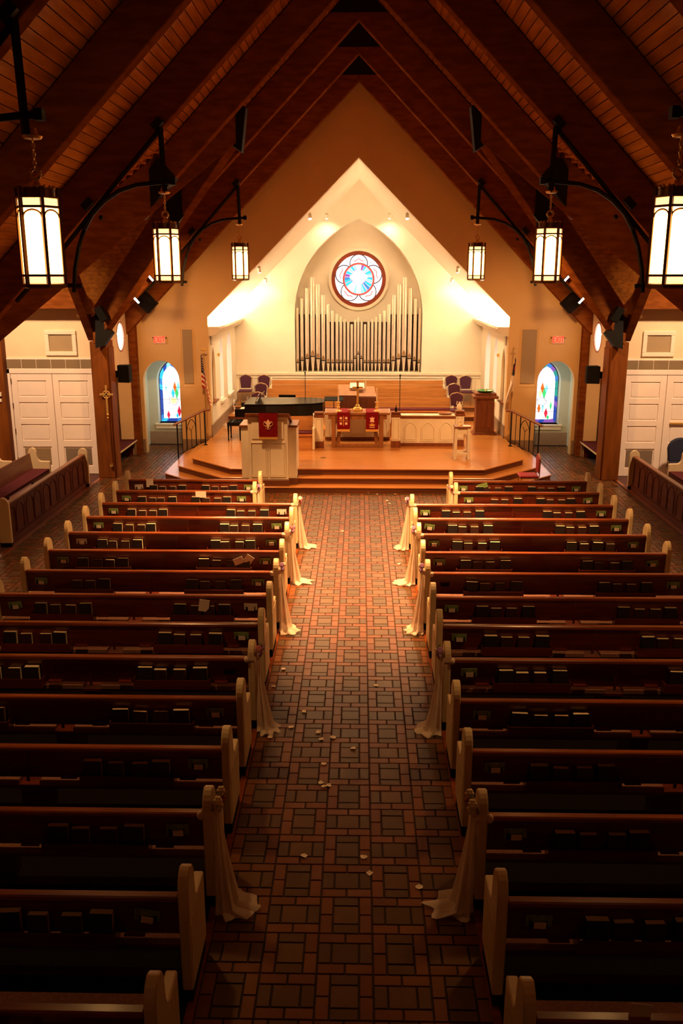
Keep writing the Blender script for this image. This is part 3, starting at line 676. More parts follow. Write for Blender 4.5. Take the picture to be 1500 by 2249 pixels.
# ------------------------------------------------------------------ pipe organ
org = thing('pipe_organ', 'pipe organ facade of tall pale metal pipes under the rose window', 'organ', (0, 29.5, 1.69))
part('case', B().box(-2.06, 2.06, 30.14, 30.22, 1.69, 3.30).box(-2.06, -1.0, 30.14, 30.22, 3.30, 3.55).box(1.0, 2.06, 30.14, 30.22, 3.30, 3.55), M['darkwood'], org, world=True)
part('pipe_rack', B().box(-2.04, 2.04, 29.98, 30.04, 3.24, 3.30), M['darkwood'], org, world=True)
pc = [150, 193, 243, 296, 348, 398, 445, 487, 530, 567, 602, 638, 672, 705, 735]
pt = [688, 598, 498, 392, 460, 565, 653, 715, 747, 773, 800, 822, 848, 803, 782]
pm = [1215, 1195, 1175, 1155, 1177, 1195, 1217, 1217, 1217, 1217, 1217, 1217, 1217, 1175, 1133]
pw = [27, 32, 39, 46, 42, 38, 32, 28, 28, 26, 24, 24, 24, 23, 22]
k44 = 1500 / 340.
for i in range(29):
    j = i if i < 15 else 28 - i; sg = 1 if i < 15 else -1
    mp = bp(620 + pc[j] / k44, 520 + pm[j] / k44, Y=29.72); tp = bp(620 + pc[j] / k44, 520 + pt[j] / k44, Y=29.72)
    x = -.0 + sg * (mp.x - 0.0); x = mp.x if sg > 0 else -mp.x
    r = pw[j] / k44 / FPX * 29.4 / 2; zm = mp.z; zt = tp.z
    y = 29.72
    pp = part('pipe', B().lathe([(r * .96, 0), (r, .01), (r, zt - zm), (r * .9, zt - zm), (r * .88, zt - zm - .03)], (x, y, zm), 16), M['pipe'], org, world=True, smooth=True)
    part('pipe_foot', B().lathe([(r * .28, 0), (r * .92, zm - 1.69 - .03), (r * .92, zm - 1.69 - .02)], (x, y, 1.69), 14), M['pipe'], org, world=True, smooth=True)
    h = r * 2.6
    mo = B().xz([(x - r * .8, zm + .02), (x + r * .8, zm + .02), (x + r * .62, zm + h * .62), (x, zm + h), (x - r * .62, zm + h * .62)], y - r * 1.02, y - r * .8)
    part('pipe_lip', mo, M['pipe_mouth'], pp, world=True)
    part('pipe_mouth', B().box(x - r * .85, x + r * .85, y - r * 1.03, y - r * .5, zm - .022, zm + .01), M['blackplas'], pp, world=True)

# ------------------------------------------------------------------ lanterns on steel brackets
def make_bracket(s, fy, yref, base):
    t = thing('lantern_bracket', base, 'bracket', (s * 2.72, fy - .15, 6.6), group=None)
    def q(x, y): v = bp(x, y, Y=yref); return (s * abs(v.x), fy - .15, v.z)
    r = .032
    V = lambda L: [q(*p) for p in L]
    part('rod', B().tube(V([(352, 280), (362, 424)]), r * 1.15, 4), M['black'], t, world=True)
    part('rafter_bar', B().tube(V([(350, 286), (205, 462), (140, 545), (81, 612), (36, 662)]), r * .95, 4), M['black'], t, world=True)
    part('arc', B().tube(V([(382, 399), (350, 401), (300, 406), (262, 419), (230, 441), (203, 470), (185, 505), (173, 545), (165, 590), (163, 642)]), r, 6), M['black'], t, world=True, smooth=True)
    part('tie_bar', B().tube(V([(180, 628), (60, 622)]), r * .9, 4), M['black'], t, world=True)
    for (x, y, a) in ((345, 272, .0), (192, 448, 0)):
        p = Vector(q(x, y)); m = Matrix.Rotation(math.radians(45 * s), 3, 'Y')
        part('clamp', B().ob(p, (.16, .10, .10), m), M['black'], t, world=True)
    p = q(222, 478); part('end_knob', B().ball(p, .035, 8), M['black'], t, world=True)
    p = q(380, 399); part('end_cap', B().ob(p, (.07, .09, .09)), M['black'], t, world=True)
    return t
def make_lantern():
    t = thing('pendant_lantern', 'x', 'lantern')
    RR = .182; AP = RR * math.cos(math.pi / 6)
    def face(k, b): pass
    vx = [(RR * math.cos(math.pi / 3 * k), RR * math.sin(math.pi / 3 * k)) for k in range(6)]
    part('base', B().lathe([(.165, 0), (.197, .012), (.197, .035), (.182, .042)], n=6), M['bronze'], t)
    part('top_ring', B().lathe([(.175, .738), (.195, .74), (.195, .755), (.12, .760)], n=6), M['bronze'], t)
    for k in range(6):
        part('corner_bar', B().tube([(vx[k][0] * 1.0, vx[k][1] * 1.0, .03), (vx[k][0], vx[k][1], .83)], .019, 4), M['bronze'], t)
        a = Vector((*vx[k], 0)); c = Vector((*vx[(k + 1) % 6], 0)); u = (c - a).normalized(); n_ = Vector((u.y, -u.x, 0)); L = (c - a).length; m_ = (a + c) / 2
        def pl(u0, z, o): p = a + u * u0 + n_ * o; return (p.x, p.y, z)
        def slab(b, P, o0, o1): return b.extr(P, lambda uu, z, w_: pl(uu, z, w_), o0, o1)
        part('glass_pane', slab(B(), [(.01, .115), (L - .01, .115), (L - .01, .66), (.01, .66)], -.012, -.006), M['glow'], t)
        for za, zb in ((.045, .10), (.675, .735)): part('band_glass', slab(B(), [(.01, za), (L - .01, za), (L - .01, zb), (.01, zb)], -.012, -.006), M['glow2'], t)
        for z0 in (.100, .660): part('cross_bar', slab(B(), [(0, z0), (L, z0), (L, z0 + .020), (0, z0 + .020)], -.004, .008), M['bronze'], t)
        ar = arch(.012, L - .012, .585, .645, 1.0, 6)
        part('arch_bar', B().tube([pl(x, z, .001) for x, z in ar], .008, 4), M['bronze'], t)
    cr = B().lathe([(.145, .757), (.145, .825), (.135, .825), (.135, .757)], n=24)
    part('crown', cr, M['bronze'], t, smooth=False)
    for k in range(16):
        a = 6.283 * k / 16; part('crown_bead', B().ball((.142 * math.cos(a), .142 * math.sin(a), .832), .014, 6), M['brass'], t)
    part('finial', B().lathe([(.06, .80), (.035, .86), (.02, .89), (.012, .90)], n=12), M['brass'], t, smooth=True)
    part('finial_ring', B().tube([(.042 * math.cos(6.283 * i / 16), 0, .94 + .042 * math.sin(6.283 * i / 16)) for i in range(16)], .014, 6, True), M['brass'], t, smooth=True)
    ch = link('chain', None, t)
    for i in range(7):
        z = .995 + i * .034; ax = i % 2
        part('chain_link', B().tube([((.011 * math.cos(q_) if ax else 0), (0 if ax else .011 * math.cos(q_)), z + .022 * math.sin(q_)) for q_ in [6.283 * j / 8 for j in range(8)]], .007, 5, True), M['brass'], ch)
    part('canopy', B().lathe([(.01, 1.205), (.07, 1.215), (.085, 1.235), (.05, 1.25), (.035, 1.30)], n=16), M['brass'], t, smooth=True)
    return t
LN = None
LL = [(7.85, 'nearest'), (13.10, 'middle'), (21.05, 'farthest')]
for s, sd in ((-1, 'left'), (1, 'right')):
    for ly, w_ in LL:
        if LN is None: LN = make_lantern(); o = LN
        else: o = copy_tree(LN)
        o.location = (s * 2.70, ly - .05 + (.1 if ly < 9 else 0), 4.69); tag(o, 'glowing hexagonal bronze lantern on a chain, %s of the three on the %s' % (w_, sd), 'lantern', 'pendant lanterns'); o.rotation_euler = (0, 0, 0)
        make_bracket(s, {7.85: 7.85, 13.10: 13.15, 21.05: 21.1}[ly], 13.0, 'black steel lantern bracket on the roof frame, %s on the %s' % (w_, sd))
# spot fixtures
def fixture(name, loc, tgt, lab, m=None, r=.05, L=.14):
    t = thing(name, lab, 'spotlight', loc); d = (Vector(tgt) - Vector(loc)).normalized(); b = B(); m = m or M['white']
    p0 = -d * (L + .02); b.tube([p0, -d * .02], r, 10); part('housing', b, m, t, smooth=True)
    part('mount', B().tube([p0 * .6, p0 * .6 + Vector((0, 0, .10))], .012, 6), m, t)
    part('lit_face', B().tube([-d * .02, -d * .005], r * .8, 10), M['slot'], t)
    return t
for i, (x, y, z, tx, ty, tz, p) in enumerate(CH_SPOTS):
    fixture('spotlight', (x, y - .06, z + .06), (tx, ty, tz), 'small white spotlight on the sloping chancel ceiling near the back wall, %s %s' % ('upper' if z > 5 else 'lower', 'left' if x < 0 else 'right'))
for i, (x, y, z, tx, ty, tz, p) in enumerate(STAGE_SPOTS[:4]):
    fixture('spotlight', (x, y - .04, z + .10), (tx, ty, tz), 'small white spotlight just inside the gabled opening, %s %s' % ('upper' if z > 5 else 'lower', 'left' if x < 0 else 'right'))
for i, (x, y, z, tx, ty, tz, p) in enumerate(NAVE_SPOTS[:2]):
    pass
for s, nm in ((-1, 'left'), (1, 'right')):
    for k, (px, py) in enumerate(((331, 611), (300, 660))):
        v = bp(px, py, Y=20.75)
        t = thing('track_light', 'small lit track light under the %s roof frame, %s one' % (nm, 'upper' if k == 0 else 'lower'), 'light', (s * abs(v.x), 20.75, v.z))
        m = Matrix.Rotation(math.radians(-48 * s), 3, 'Y')
        part('housing', B().ob((0, .04, 0), (.17, .05, .06), m), M['blackplas'], t); part('lit_face', B().ob((0, 0, 0), (.15, .02, .04), m), M['slot'], t)
    v = bp(318, 652, Y=23.6); 
    t = thing('box_speaker', 'black box speaker under the far roof frame, %s side' % nm, 'speaker', (s * (abs(v.x) - .08), 23.4, v.z - .12)); m = Matrix.Rotation(math.radians(-45 * s), 3, 'Y')
    part('cabinet', B().ob((0, 0, 0), (.48, .26, .36), m), M['blackplas'], t, bevel=.01); part('speaker_grille', B().ob((0, -.135, 0), (.43, .012, .31), m), M['black'], t)
    t = thing('wall_speaker', 'black wall speaker hung on the side of the %s timber column' % nm, 'speaker', (s * 5.72, 21.75, 2.26))
    part('cabinet', B().hexa([(-.16, -.1, 0), (.14, -.16, 0), (.14, .16, 0), (-.16, .1, 0), (-.16, -.1, .42), (.14, -.16, .42), (.14, .16, .42), (-.16, .1, .42)]), M['blackplas'], t, bevel=.01)
    part('bracket', B().box(*sorted((s * .14, s * .24)), -.04, .04, .12, .28), M['black'], t)
    t = thing('stage_speaker', 'black speaker mounted above the %s column where the rafters meet' % nm, 'speaker', (s * 5.82, 20.45, 3.85))
    m = Matrix.Rotation(math.radians(28 * s), 3, 'Y')
    part('cabinet', B().ob((0, 0, .1), (.17, .2, .34), m), M['blackplas'], t, bevel=.01); part('bracket', B().box(-.03, .03, .0, .3, -.05, .03), M['black'], t)
# exit signs, acoustic panels
for s, nm, px in ((-1, 'left', 351), (1, 'right', 1225)):
    v = bp(px, 746, Y=24.2)
    t = thing('exit_sign', 'red lettered lit exit sign on the tan wall, %s side' % nm, 'sign', (v.x, 24.2, v.z))
    part('box', B().box(-.16, .16, -.06, 0, -.10, .10), M['exitface'], t, bevel=.006)
    tm_ = text_mesh('EXIT', .185, M['exitred']); o = link('lettering', tm_, t, (0, -.072, -.002)); o.rotation_euler = (math.pi / 2, 0, 0); o.scale = (.82, 1.25, 1)
    for q in (-1, 1): part('lamp_head', B().ball((q * .175, -.03, .05), .018, 6), M['blackplas'], t)
    v0 = bp(400 if s < 0 else 1148, 724, Y=24.2); v1 = bp(426 if s < 0 else 1173, 842, Y=24.2)
    t = thing('acoustic_panel', 'tall narrow tan acoustic panel beside the chancel opening, %s side' % nm, 'panel', ((v0.x + v1.x) / 2, 24.2, v1.z)); h = v0.z - v1.z; hw = abs(v1.x - v0.x) / 2
    part('fabric', B().box(-hw, hw, -.03, 0, 0, h), M['fabric'], t)
    part('surround', B().box(-hw - .06, -hw - .045, -.012, 0, -.09, h + .05).box(hw + .045, hw + .06, -.012, 0, -.09, h + .05).box(-hw - .06, hw + .06, -.012, 0, -.10, -.085).box(-hw - .06, hw + .06, -.012, 0, h + .05, h + .062), M['nave_plaster'], t)
for s, nm in ((-1, 'left'), (1, 'right')):
    t = thing('air_vent', 'small grey wall vent under the chancel ledge, %s side' % nm, 'vent', (s * 4.045, 24.62, 2.96))
    part('plate', B().box(*sorted((0, -s * .02)), -.11, .11, 0, .28), M['grille'], t)
    for q in range(7): part('slat', B().box(*sorted((-s * .02, -s * .028)), -.10, .10, .02 + q * .036, .035 + q * .036), M['white'], t)
    one('wall_sconce', B().lathe([(.01, 0), (.035, .03), (.04, .09), (.02, .10)], (s * 4.0, 25.6, 2.55), 10), M['brass'], 'tiny brass fitting on the %s chancel side wall' % nm, 'fitting', org=(s * 4.0, 25.6, 2.55))

# ------------------------------------------------------------------ pews
PP = [(-.12, .10), (-.125, .6)] + arch(-.125, .095, .86, 1.01, .8, 5) + [(.098, .80), (.11, .73), (.135, .685), (.175, .662), (.40, .655), (.41, .64), (.41, .10)]
def prof(sc=1): return [(y * sc, z * sc) for y, z in PP]
meshes = {}
def pew(half, racks, aisle):
    """half length; racks x offsets; aisle = side (+1/-1) whose end faces the aisle"""
    t = thing('pew', 'x', 'pew')
    for sx in (-1, 1):
        e = part('end_panel', B().yz(PP, sx * half - .036, sx * half + .036), M['bone'], t, bevel=.009)
        part('plinth', B().yz([(-.10, .0), (.39, .0), (.39, .10), (-.10, .10)], sx * half - .030, sx * half + .030), M['blackplas'], e)
        if sx == aisle:
            for q in range(6): part('bead_board', B().box(*sorted((sx * half + sx * .036, sx * half + sx * .040)), -.095 + q * .08, -.095 + q * .08 + .072, .13, .60), M['bone'], e)
    h = half - .036
    part('back_panel', B().hexa([(-h, -.075, .525), (h, -.075, .525), (h, -.05, .525), (-h, -.05, .525), (-h, -.10, .805), (h, -.10, .805), (h, -.078, .805), (-h, -.078, .805)]), M['mahog'], t)
    part('top_rail', B().box(-h, h, -.125, -.055, .800, .845), M['rail'], t, bevel=.010)
    part('center_batten', B().hexa([(-.013, -.082, .485), (.013, -.082, .485), (.013, -.07, .485), (-.013, -.07, .485), (-.013, -.106, .80), (.013, -.106, .80), (.013, -.09, .80), (-.013, -.09, .80)]), M['mahog'], t)
    part('center_leg', B().box(-.09, .09, -.042, .34, .0, .415), M['mahog'], t)
    part('seat', B().box(-h, h, -.08, .38, .415, .445), M['mahog'], t)
    for a, c in ((-h, -.09), (.09, h)): part('cushion', B().box(a + .01, c - .01 if c > 0 else c, -.085, .385, .445, .488), M['cushion'], t)
    part('bottom_rail', B().box(-h, h, .0, .02, .10, .16), M['mahog'], t)
    for rx in racks:
        rk = part('book_rack', B().box(rx - .40, rx + .40, -.185, -.08, .497, .508).box(rx - .40, rx + .40, -.185, -.175, .508, .60).box(rx - .41, rx - .40, -.185, -.07, .497, .61).box(rx + .40, rx + .41, -.185, -.07, .497, .61), M['mahog'], t)
        for q in (-.52, .52):
            cp = part('cup_rack', B().box(rx + q - .07, rx + q + .07, -.135, -.075, .545, .557), M['mahog'], t)
    for cx in (-half + .24, half - .24):
        part('card_holder', B().box(cx - .055, cx + .055, -.118, -.095, .65, .655).box(cx - .055, cx + .055, -.122, -.116, .65, .69).box(cx - .058, cx - .052, -.122, -.09, .65, .70).box(cx + .052, cx + .058, -.122, -.09, .65, .70), M['blackplas'], t)
    return t
def make_book(big):
    t = thing('hymnal', 'x', 'book'); w_, h, d = (.156, .225, .060) if big else (.136, .200, .052)
    cv = M['cover'] if big else M['cover2']
    part('cover', B().box(-w_ / 2, w_ / 2, 0, .004, 0, h).box(-w_ / 2, w_ / 2, d - .004, d, 0, h).box(-w_ / 2, -w_ / 2 + .004, .004, d - .004, 0, h), cv, t)
    part('pages', B().box(-w_ / 2 + .004, w_ / 2 - .004, .004, d - .004, .003, h - .002), M['page'], t)
    return t
rows = [(n, 4.10 + .94 * n) for n in range(15)]
protos = {}; bigp = smallp = None; cardp = {}
SL = [-.29, -.105, .095, .30]
white_cards = {(-1, 14, 0), (-1, 12, 1), (-1, 10, 0), (-1, 7, 1), (1, 3, 0)}
nocards = {(-1, 2, 0), (-1, 5, 1), (1, 8, 1)}
for n, y in rows:
    rank = ORD[14 - n]
    for s, sd in ((-1, 'left'), (1, 'right')):
        short = n >= 13
        xo = 4.60; xin = (1.93 if short else 1.09 if s < 0 else 1.0)
        if s > 0 and short: xin = 1.88
        half = (xo - xin) / 2; xc = s * (xo + xin) / 2
        off = .52 if short else .90
        key = (short, s)
        if key not in protos: protos[key] = pew(half, (-off, off), -s); o = protos[key]
        else: o = copy_tree(protos[key])
        o.location = (xc, y, .016)
        tag(o, 'mahogany pew with cream ends, %s from the front on the %s of the aisle' % (rank, sd), 'pew', 'pews of the %s block' % sd)
        for rk, rx in (('inner', -s * off), ('outer', s * off)):
            order = [1, 0, 0, 1]
            if (s > 0 and rk == 'outer' and n == 10): order = [1, 0, 1, 0]
            for i, sx in enumerate(SL):
                jx = R.uniform(-.02, .02); wx = xc + rx + sx + jx
                if not onscreen((wx, y - .14, .72), 45): continue
                if (n, s, rk, i) in ((13, 1, 'inner', 0), (8, -1, 'outer', 0)): continue
                big = order[i]
                if big:
                    if bigp is None: bigp = make_book(True); bo = bigp
                    else: bo = copy_tree(bigp)
                else:
                    if smallp is None: smallp = make_book(False); bo = smallp
                    else: bo = copy_tree(smallp)
                bo.location = (wx, y - .168 + (0 if big else .008), .525); bo.rotation_euler = (R.uniform(-.12, -.03), 0, R.uniform(-.05, .05)) if False else (R.uniform(-.10, .0), R.uniform(-.02, .02), R.uniform(-.05, .05))
                tag(bo, '%s hymnal, %s from left, %s rack, %s pew from front, %s block' % ('large black' if big else 'small brown', ORD[i], rk, rank, sd), 'book', 'hymnals in the pew racks')
        for e, cxl in ((0, s * (half - .24)), (1, -s * (half - .24))):
            wx = xc + cxl
            if not onscreen((wx, y - .11, .7), 10) or (s, n, e) in nocards: continue
            wh = (s, n, e) in white_cards
            k = 'w' if wh else 'g'
            if k not in cardp:
                c = thing('pew_card', 'x', 'card'); part('sheet', B().box(-.085, .085, -.002, .002, -.045, .045), M['paper'] if wh else M['green'], c)
                if not wh: part('printed_strip', B().box(-.075, -.045, -.0035, -.002, -.035, .035), M['leaf'], c)
                if True: part('tucked_slip', B().box(-.035, .045, -.018, -.014, -.05, .0), M['paper'], c)
                cardp[k] = c
            else: c = copy_tree(cardp[k])
            c.location = (wx + R.uniform(-.01, .01), y - .112, .712); c.rotation_euler = (.06, R.choice([0, 0, .02, -.03, .15 if e else -.12]), 0)
            tag(c, '%s card at the %s end, %s pew from front, %s block' % ('white' if wh else 'green', 'aisle' if e else 'outer', rank, sd), 'card', 'cards in the pew holders')
for lab, px, py, n, sz, rot in (('white paper tucked upright behind the hymnals, outer rack of the front left pew', 329, 1061, 14, (.14, .16), 0), ('tilted white paper slip, the one nearer the aisle, sixth pew from front, left', 546, 1229, 9, (.12, .13), .6), ('white paper slip pointing right, the one farther from the aisle, sixth pew left', 524, 1232, 9, (.15, .10), -.4),
                            ('pale leaflet standing left of the last hymnal, eighth pew from the front, left', 448, 1330, 7, (.13, .16), .15), ('tall white sheet behind the hymnals of the second left pew', 441, 1086, 13, (.2, .12), 0), ('crumpled light green leaflet in the inner rack of the front right pew', 1060, 1067, 14, (.20, .10), -.3),
                            ('cream folded paper lying over the nearest right pew rail', 1407, 2220, -.07, (.12, .09), .1)):
    v = bp(px, py, Y=4.10 + .94 * n - .15) if n > 0 else bp(px, py, Z=.90)
    b = B().ob((0, 0, 0), (sz[0], .004, sz[1]), Matrix.Rotation(rot, 3, 'Y'))
    one('paper_slip', B().ob((v.x, v.y, v.z), (sz[0], .004, sz[1]), Matrix.Rotation(rot, 3, 'Y')), M['green'] if 'green' in lab else M['paper'], lab, 'paper', org=v)

# tulle swags with flowers
def flower(b_parent, x, y, z, m, r):
    b = B().ball((x, y, z), r * .55, 8)
    for i in range(6):
        a = 6.283 * i / 6; b.ball((x + r * .5 * math.cos(a), y + r * .5 * math.sin(a) * .6, z + r * .5 * math.sin(a)), r * .52, 7, (1, 1, 1))
    return part('flower', b, M[m], b_parent, smooth=True)
def swag(s, n, cols, tail, lab):
    y = 4.10 + .94 * n; xin = 1.09 if s < 0 else 1.0
    if n >= 13: xin = 1.93 if s < 0 else 1.88
    xf = (xin - .04); t = thing('tulle_bow', lab, 'decoration', (s * xin, y, .86), 0, 'tulle bows on the pew ends'); dx = -s
    def W(a, yy, z): return (dx * a, yy, z - .86)
    NU, NV = 40, 26; b = B(); vs_ = []
    rr = random.Random(n * 7 + s); ph = rr.uniform(0, 6); nf = rr.choice([6, 7, 8])
    for j in range(NV + 1):
        v = j / NV; q = min(1, v / .86); e = max(0, (v - .86) / .14)
        rx = .022 + .060 * q ** 1.4 + .02 * e; ry = .040 + .095 * q + .02 * e
        cx = .045 + rx * .95; cy = -.03 + tail[1] * q * .4; cz = .845 - .80 * q
        for i in range(NU):
            a_ = 6.28318 * i / NU; fold = 1 + (.10 + .16 * q) * math.sin(nf * a_ + ph + 1.1 * v)
            xx = cx + rx * fold * math.cos(a_); yy = cy + ry * fold * math.sin(a_)
            zz = cz
            if e > 0:
                out = max(0, math.cos(a_) + .35)
                xx += e * tail[0] * .09 * out * (1 + .15 * math.sin(nf * a_)); yy += e * tail[1] * .3; zz = .045 - .025 * e + .010 * math.sin(nf * a_ + 2)
            vs_.append(W(max(xx, .044), yy, max(zz, .008)))
    fs = [(j * NU + i, j * NU + (i + 1) % NU, (j + 1) * NU + (i + 1) % NU, (j + 1) * NU + i) for j in range(NV) for i in range(NU)]
    b.add(vs_, fs); part('drape', b, M['tulle'], t, smooth=True)
    c0 = Vector((dx * .13, tail[1] * .4 - .03, .02 - .86)); tb = B(); tv = []
    for j in range(9):
        for i in range(11):
            u = i / 10 - .5; q = j / 8
            tv.append((dx * (.08 + q * (.10 + .11 * tail[0])), -.03 + tail[1] * (.4 + q * .5) + u * (.16 + .10 * math.sin(q * 3.1)), -.86 + .012 + .016 * (1 + math.sin(u * 26 + q * 5 + ph)) * (1 - .5 * q)))
    tb.add(tv, [(j * 11 + i, j * 11 + i + 1, (j + 1) * 11 + i + 1, (j + 1) * 11 + i) for j in range(8) for i in range(10)])
    part('floor_tail', tb, M['tulle'], t, smooth=True)
    bd = B()
    P = [(dx * .05, -.13), (dx * .05, .10), (-dx * .045, .10), (-dx * .045, -.13)]
    for i in range(4):
        a, c = P[i], P[(i + 1) % 4]; bd.add([(a[0], a[1], -.03), (c[0], c[1], -.03), (c[0], c[1], .02), (a[0], a[1], .02)], [(0, 1, 2, 3)])
    part('wrap_band', bd, M['tulle2'], t)
    part('side_knot', B().ball((-dx * .05, -.12, -.02), .032, 8, (1, .8, 1.2)), M['tulle2'], t, smooth=True)
    part('knot', B().ball((dx * .06, -.06, .0), .035, 8, (1, 1, 1.4)), M['tulle2'], t, smooth=True)
    po = [(-.06, .05), (.035, .02), (-.015, -.02), (.02, .085)]
    for i, c in enumerate(cols): flower(t, dx * (.085 + .012 * (i % 2)), -.05 + po[i][0], .05 + po[i][1], c, .036)
    for i in range(4):
        a = .7 + i * 1.25; c0 = Vector((dx * .07, -.05, .07)); tip = c0 + Vector((dx * .03, .10 * math.cos(a), .10 * math.sin(a))); sd_ = Vector((dx * .012, -.03 * math.sin(a), .03 * math.cos(a))); mid = (c0 + tip) / 2
        part('leaf', B().add([c0, mid + sd_, tip, mid - sd_], [(0, 1, 2, 3)]), M['leaf'], t)
C1 = ['rose_cream', 'rose_purple', 'rose_pink']; C2 = ['rose_pink', 'rose_purple', 'rose_purple']; C3 = ['rose_purple', 'rose_cream', 'rose_purple']; C4 = ['rose_cream', 'rose_pink', 'rose_cream', 'rose_cream']
for s, n, c, tl in ((-1, 2, C4, (1.1, -.10)), (-1, 5, C2, (.35, -.1)), (-1, 8, C3, (.6, -.2)), (-1, 10, C2, (1.3, .05)), (-1, 12, C1, (1.1, .1)), (-1, 13, C3, (.3, 0)),
                    (1, 2, C4, (1.3, -.05)), (1, 5, C3, (.7, -.1)), (1, 8, C3, (.5, -.15)), (1, 10, C3, (1.3, .0)), (1, 12, C3, (.5, 0)), (1, 13, C1, (.4, 0))):
    fl = {2: 'cream and pink flowers', 5: 'purple flowers', 8: 'purple flowers', 10: 'mauve flowers', 12: 'small purple flowers', 13: 'cream flowers'}[n]
    swag(s, n, c, tl, 'tulle bow with %s on the %s %s pew from the front' % (fl, ORD[14 - n], 'left' if s < 0 else 'right'))
# petals on the tiles
pp_ = [(601, 1508), (826, 1506), (668, 1563), (639, 1598), (699, 1608), (706, 1624), (731, 1620), (776, 1644), (593, 1620), (711, 1678), (704, 1719), (711, 1727), (722, 1725), (667, 1880), (799, 1883), (812, 1918), (921, 1949), (850, 1100), (855, 1106), (808, 1084), (828, 1086), (868, 1086), (752, 1167), (876, 1239), (622, 1470)]
def posword(i, x, y):
    if y < 1090: return 'at the foot of the chancel steps'
    return 'in the far aisle' if y < 1300 else 'in the middle of the aisle' if y < 1660 else 'in the near aisle'
for i, (x, y) in enumerate(pp_):
    v = bp(x, y, Z=.004); b = B(); r = .032; n = 8; a0 = R.uniform(0, 6)
    vs_ = [(v.x, v.y, .003)]
    for k in range(n): a = a0 + 6.283 * k / n; rr = r * R.uniform(.7, 1.15); vs_.append((v.x + rr * math.cos(a), v.y + rr * math.sin(a), .004 + R.uniform(.002, .014)))
    b.add(vs_, [(0, k + 1, (k + 1) % n + 1) for k in range(n)])
    one('petal', b, M['petal'], 'small cream petal on the tiles, %s from the far end' % ORDL[sorted(pp_, key=lambda q: q[1]).index((x, y))], 'petal', 'petals on the aisle', org=v)

# ------------------------------------------------------------------ transept pews (facing the nave)
SC = .92
def side_pew(s, x, y0, y1, front, lab):
    t = thing('side_pew', lab, 'pew', (x, y0, 0.006)); L = y1 - y0
    Pp = [(-s * 0 + (-s) * 0, 0)]
    def X(v): return -s * v   # local depth axis: +v towards the nave
    P = [(X(y * SC), z * SC) for y, z in PP]
    for yy in (0, L):
        e = part('end_panel', B().xz(P, yy - .035, yy + .035), M['bone'], t, bevel=.009)
        part('plinth', B().box(*sorted((X(-.10), X(.36))), yy - .03, yy + .03, 0, .092), M['blackplas'], e)
    part('backrest', B().hexa([(X(-.02), .035, .40), (X(-.045), .035, .40), (X(-.045), L - .035, .40), (X(-.02), L - .035, .40), (X(-.07), .035, .80), (X(-.095), .035, .80), (X(-.095), L - .035, .80), (X(-.07), L - .035, .80)]), M['sideback'], t)
    part('seat', B().box(*sorted((X(-.03), X(.36))), .035, L - .035, .36, .39), M['sidewood'], t)
    part('cushion', B().box(*sorted((X(-.02), X(.36))), .035, L - .035, .39, .43), M['burg'], t)
    part('leg', B().box(*sorted((X(0), X(.3))), L / 2 - .03, L / 2 + .03, 0, .36), M['sidewood'], t)
for s, nm in ((-1, 'left'), (1, 'right')):
    for k, xx in enumerate((7.55, 8.45, 9.35)):
        side_pew(s, s * xx, 15.35, 20.1, False, 'side pew facing the nave in the %s transept, %s row behind the panelled front' % (nm, ORD[k]))
    t = thing('panel_front', 'dark panelled wooden pew front with lancet arches facing the nave, %s side' % nm, 'pew front', (s * 6.38, 15.3, .006)); L = 4.75
    X = lambda v: -s * v
    P = [(X(y * SC), z * SC) for y, z in PP]; P = [(X(-.10), 0.08)] + [(X(y), z) for y, z in arch(-.10, .12, .80, .93, .8, 5)] + [(X(.12), .08)]
    for yy in (0, L):
        e = part('end_panel', B().xz(P, yy - .035, yy + .035) if yy else B().xz(P + [], -.035, .035), M['bone'], t, bevel=.009)
        part('plinth', B().box(*sorted((X(-.09), X(.10))), yy - .03, yy + .03, 0, .08), M['blackplas'], e)
    part('top_rail', B().box(*sorted((X(-.05), X(.06))), .035, L - .035, .755, .795), M['sideback'], t, bevel=.008)
    part('base_rail', B().box(*sorted((X(-.04), X(.05))), .035, L - .035, .0, .12), M['sidewood'], t)
    for q in range(5):
        y0 = .035 + q * (L - .07) / 5; y1 = y0 + (L - .07) / 5 - .012
        pn = part('panel', B().box(*sorted((X(0), X(.022))), y0, y1, .12, .755), M['sidewood'], t, bevel=.004)
        for r_ in range(2):
            ya = y0 + .07 + r_ * (y1 - y0 - .10) / 2; yb = ya + (y1 - y0 - .2) / 2
            aa = arch(ya, yb, .52, .69, .55, 6)
            part('lancet_moulding', B().tube([(X(.026), ya, .16)] + [(X(.026), p, z) for p, z in aa] + [(X(.026), yb, .16)], .009, 5), M['sidewood'], pn)
    # recess bench
    t = thing('recess_bench', 'dark wooden bench with pale front edge in the %s wall recess' % nm, 'bench', (s * 6.4, 22.78, 0))
    part('seat', B().box(*sorted((-s * .32, s * .36)), -1.15, 1.15, .40, .44), M['burg'], t, bevel=.01)
    part('edge', B().box(*sorted((-s * .335, -s * .32)), -1.15, 1.15, .395, .43), M['bone'], t)
    part('backrest', B().box(*sorted((s * .28, s * .33)), -1.15, 1.15, .44, .95), M['sidewood'], t)
    for yy in (-1.05, 1.05): part('leg', B().box(*sorted((-s * .22, s * .3)), yy - .03, yy + .03, 0, .40), M['sidewood'], t)
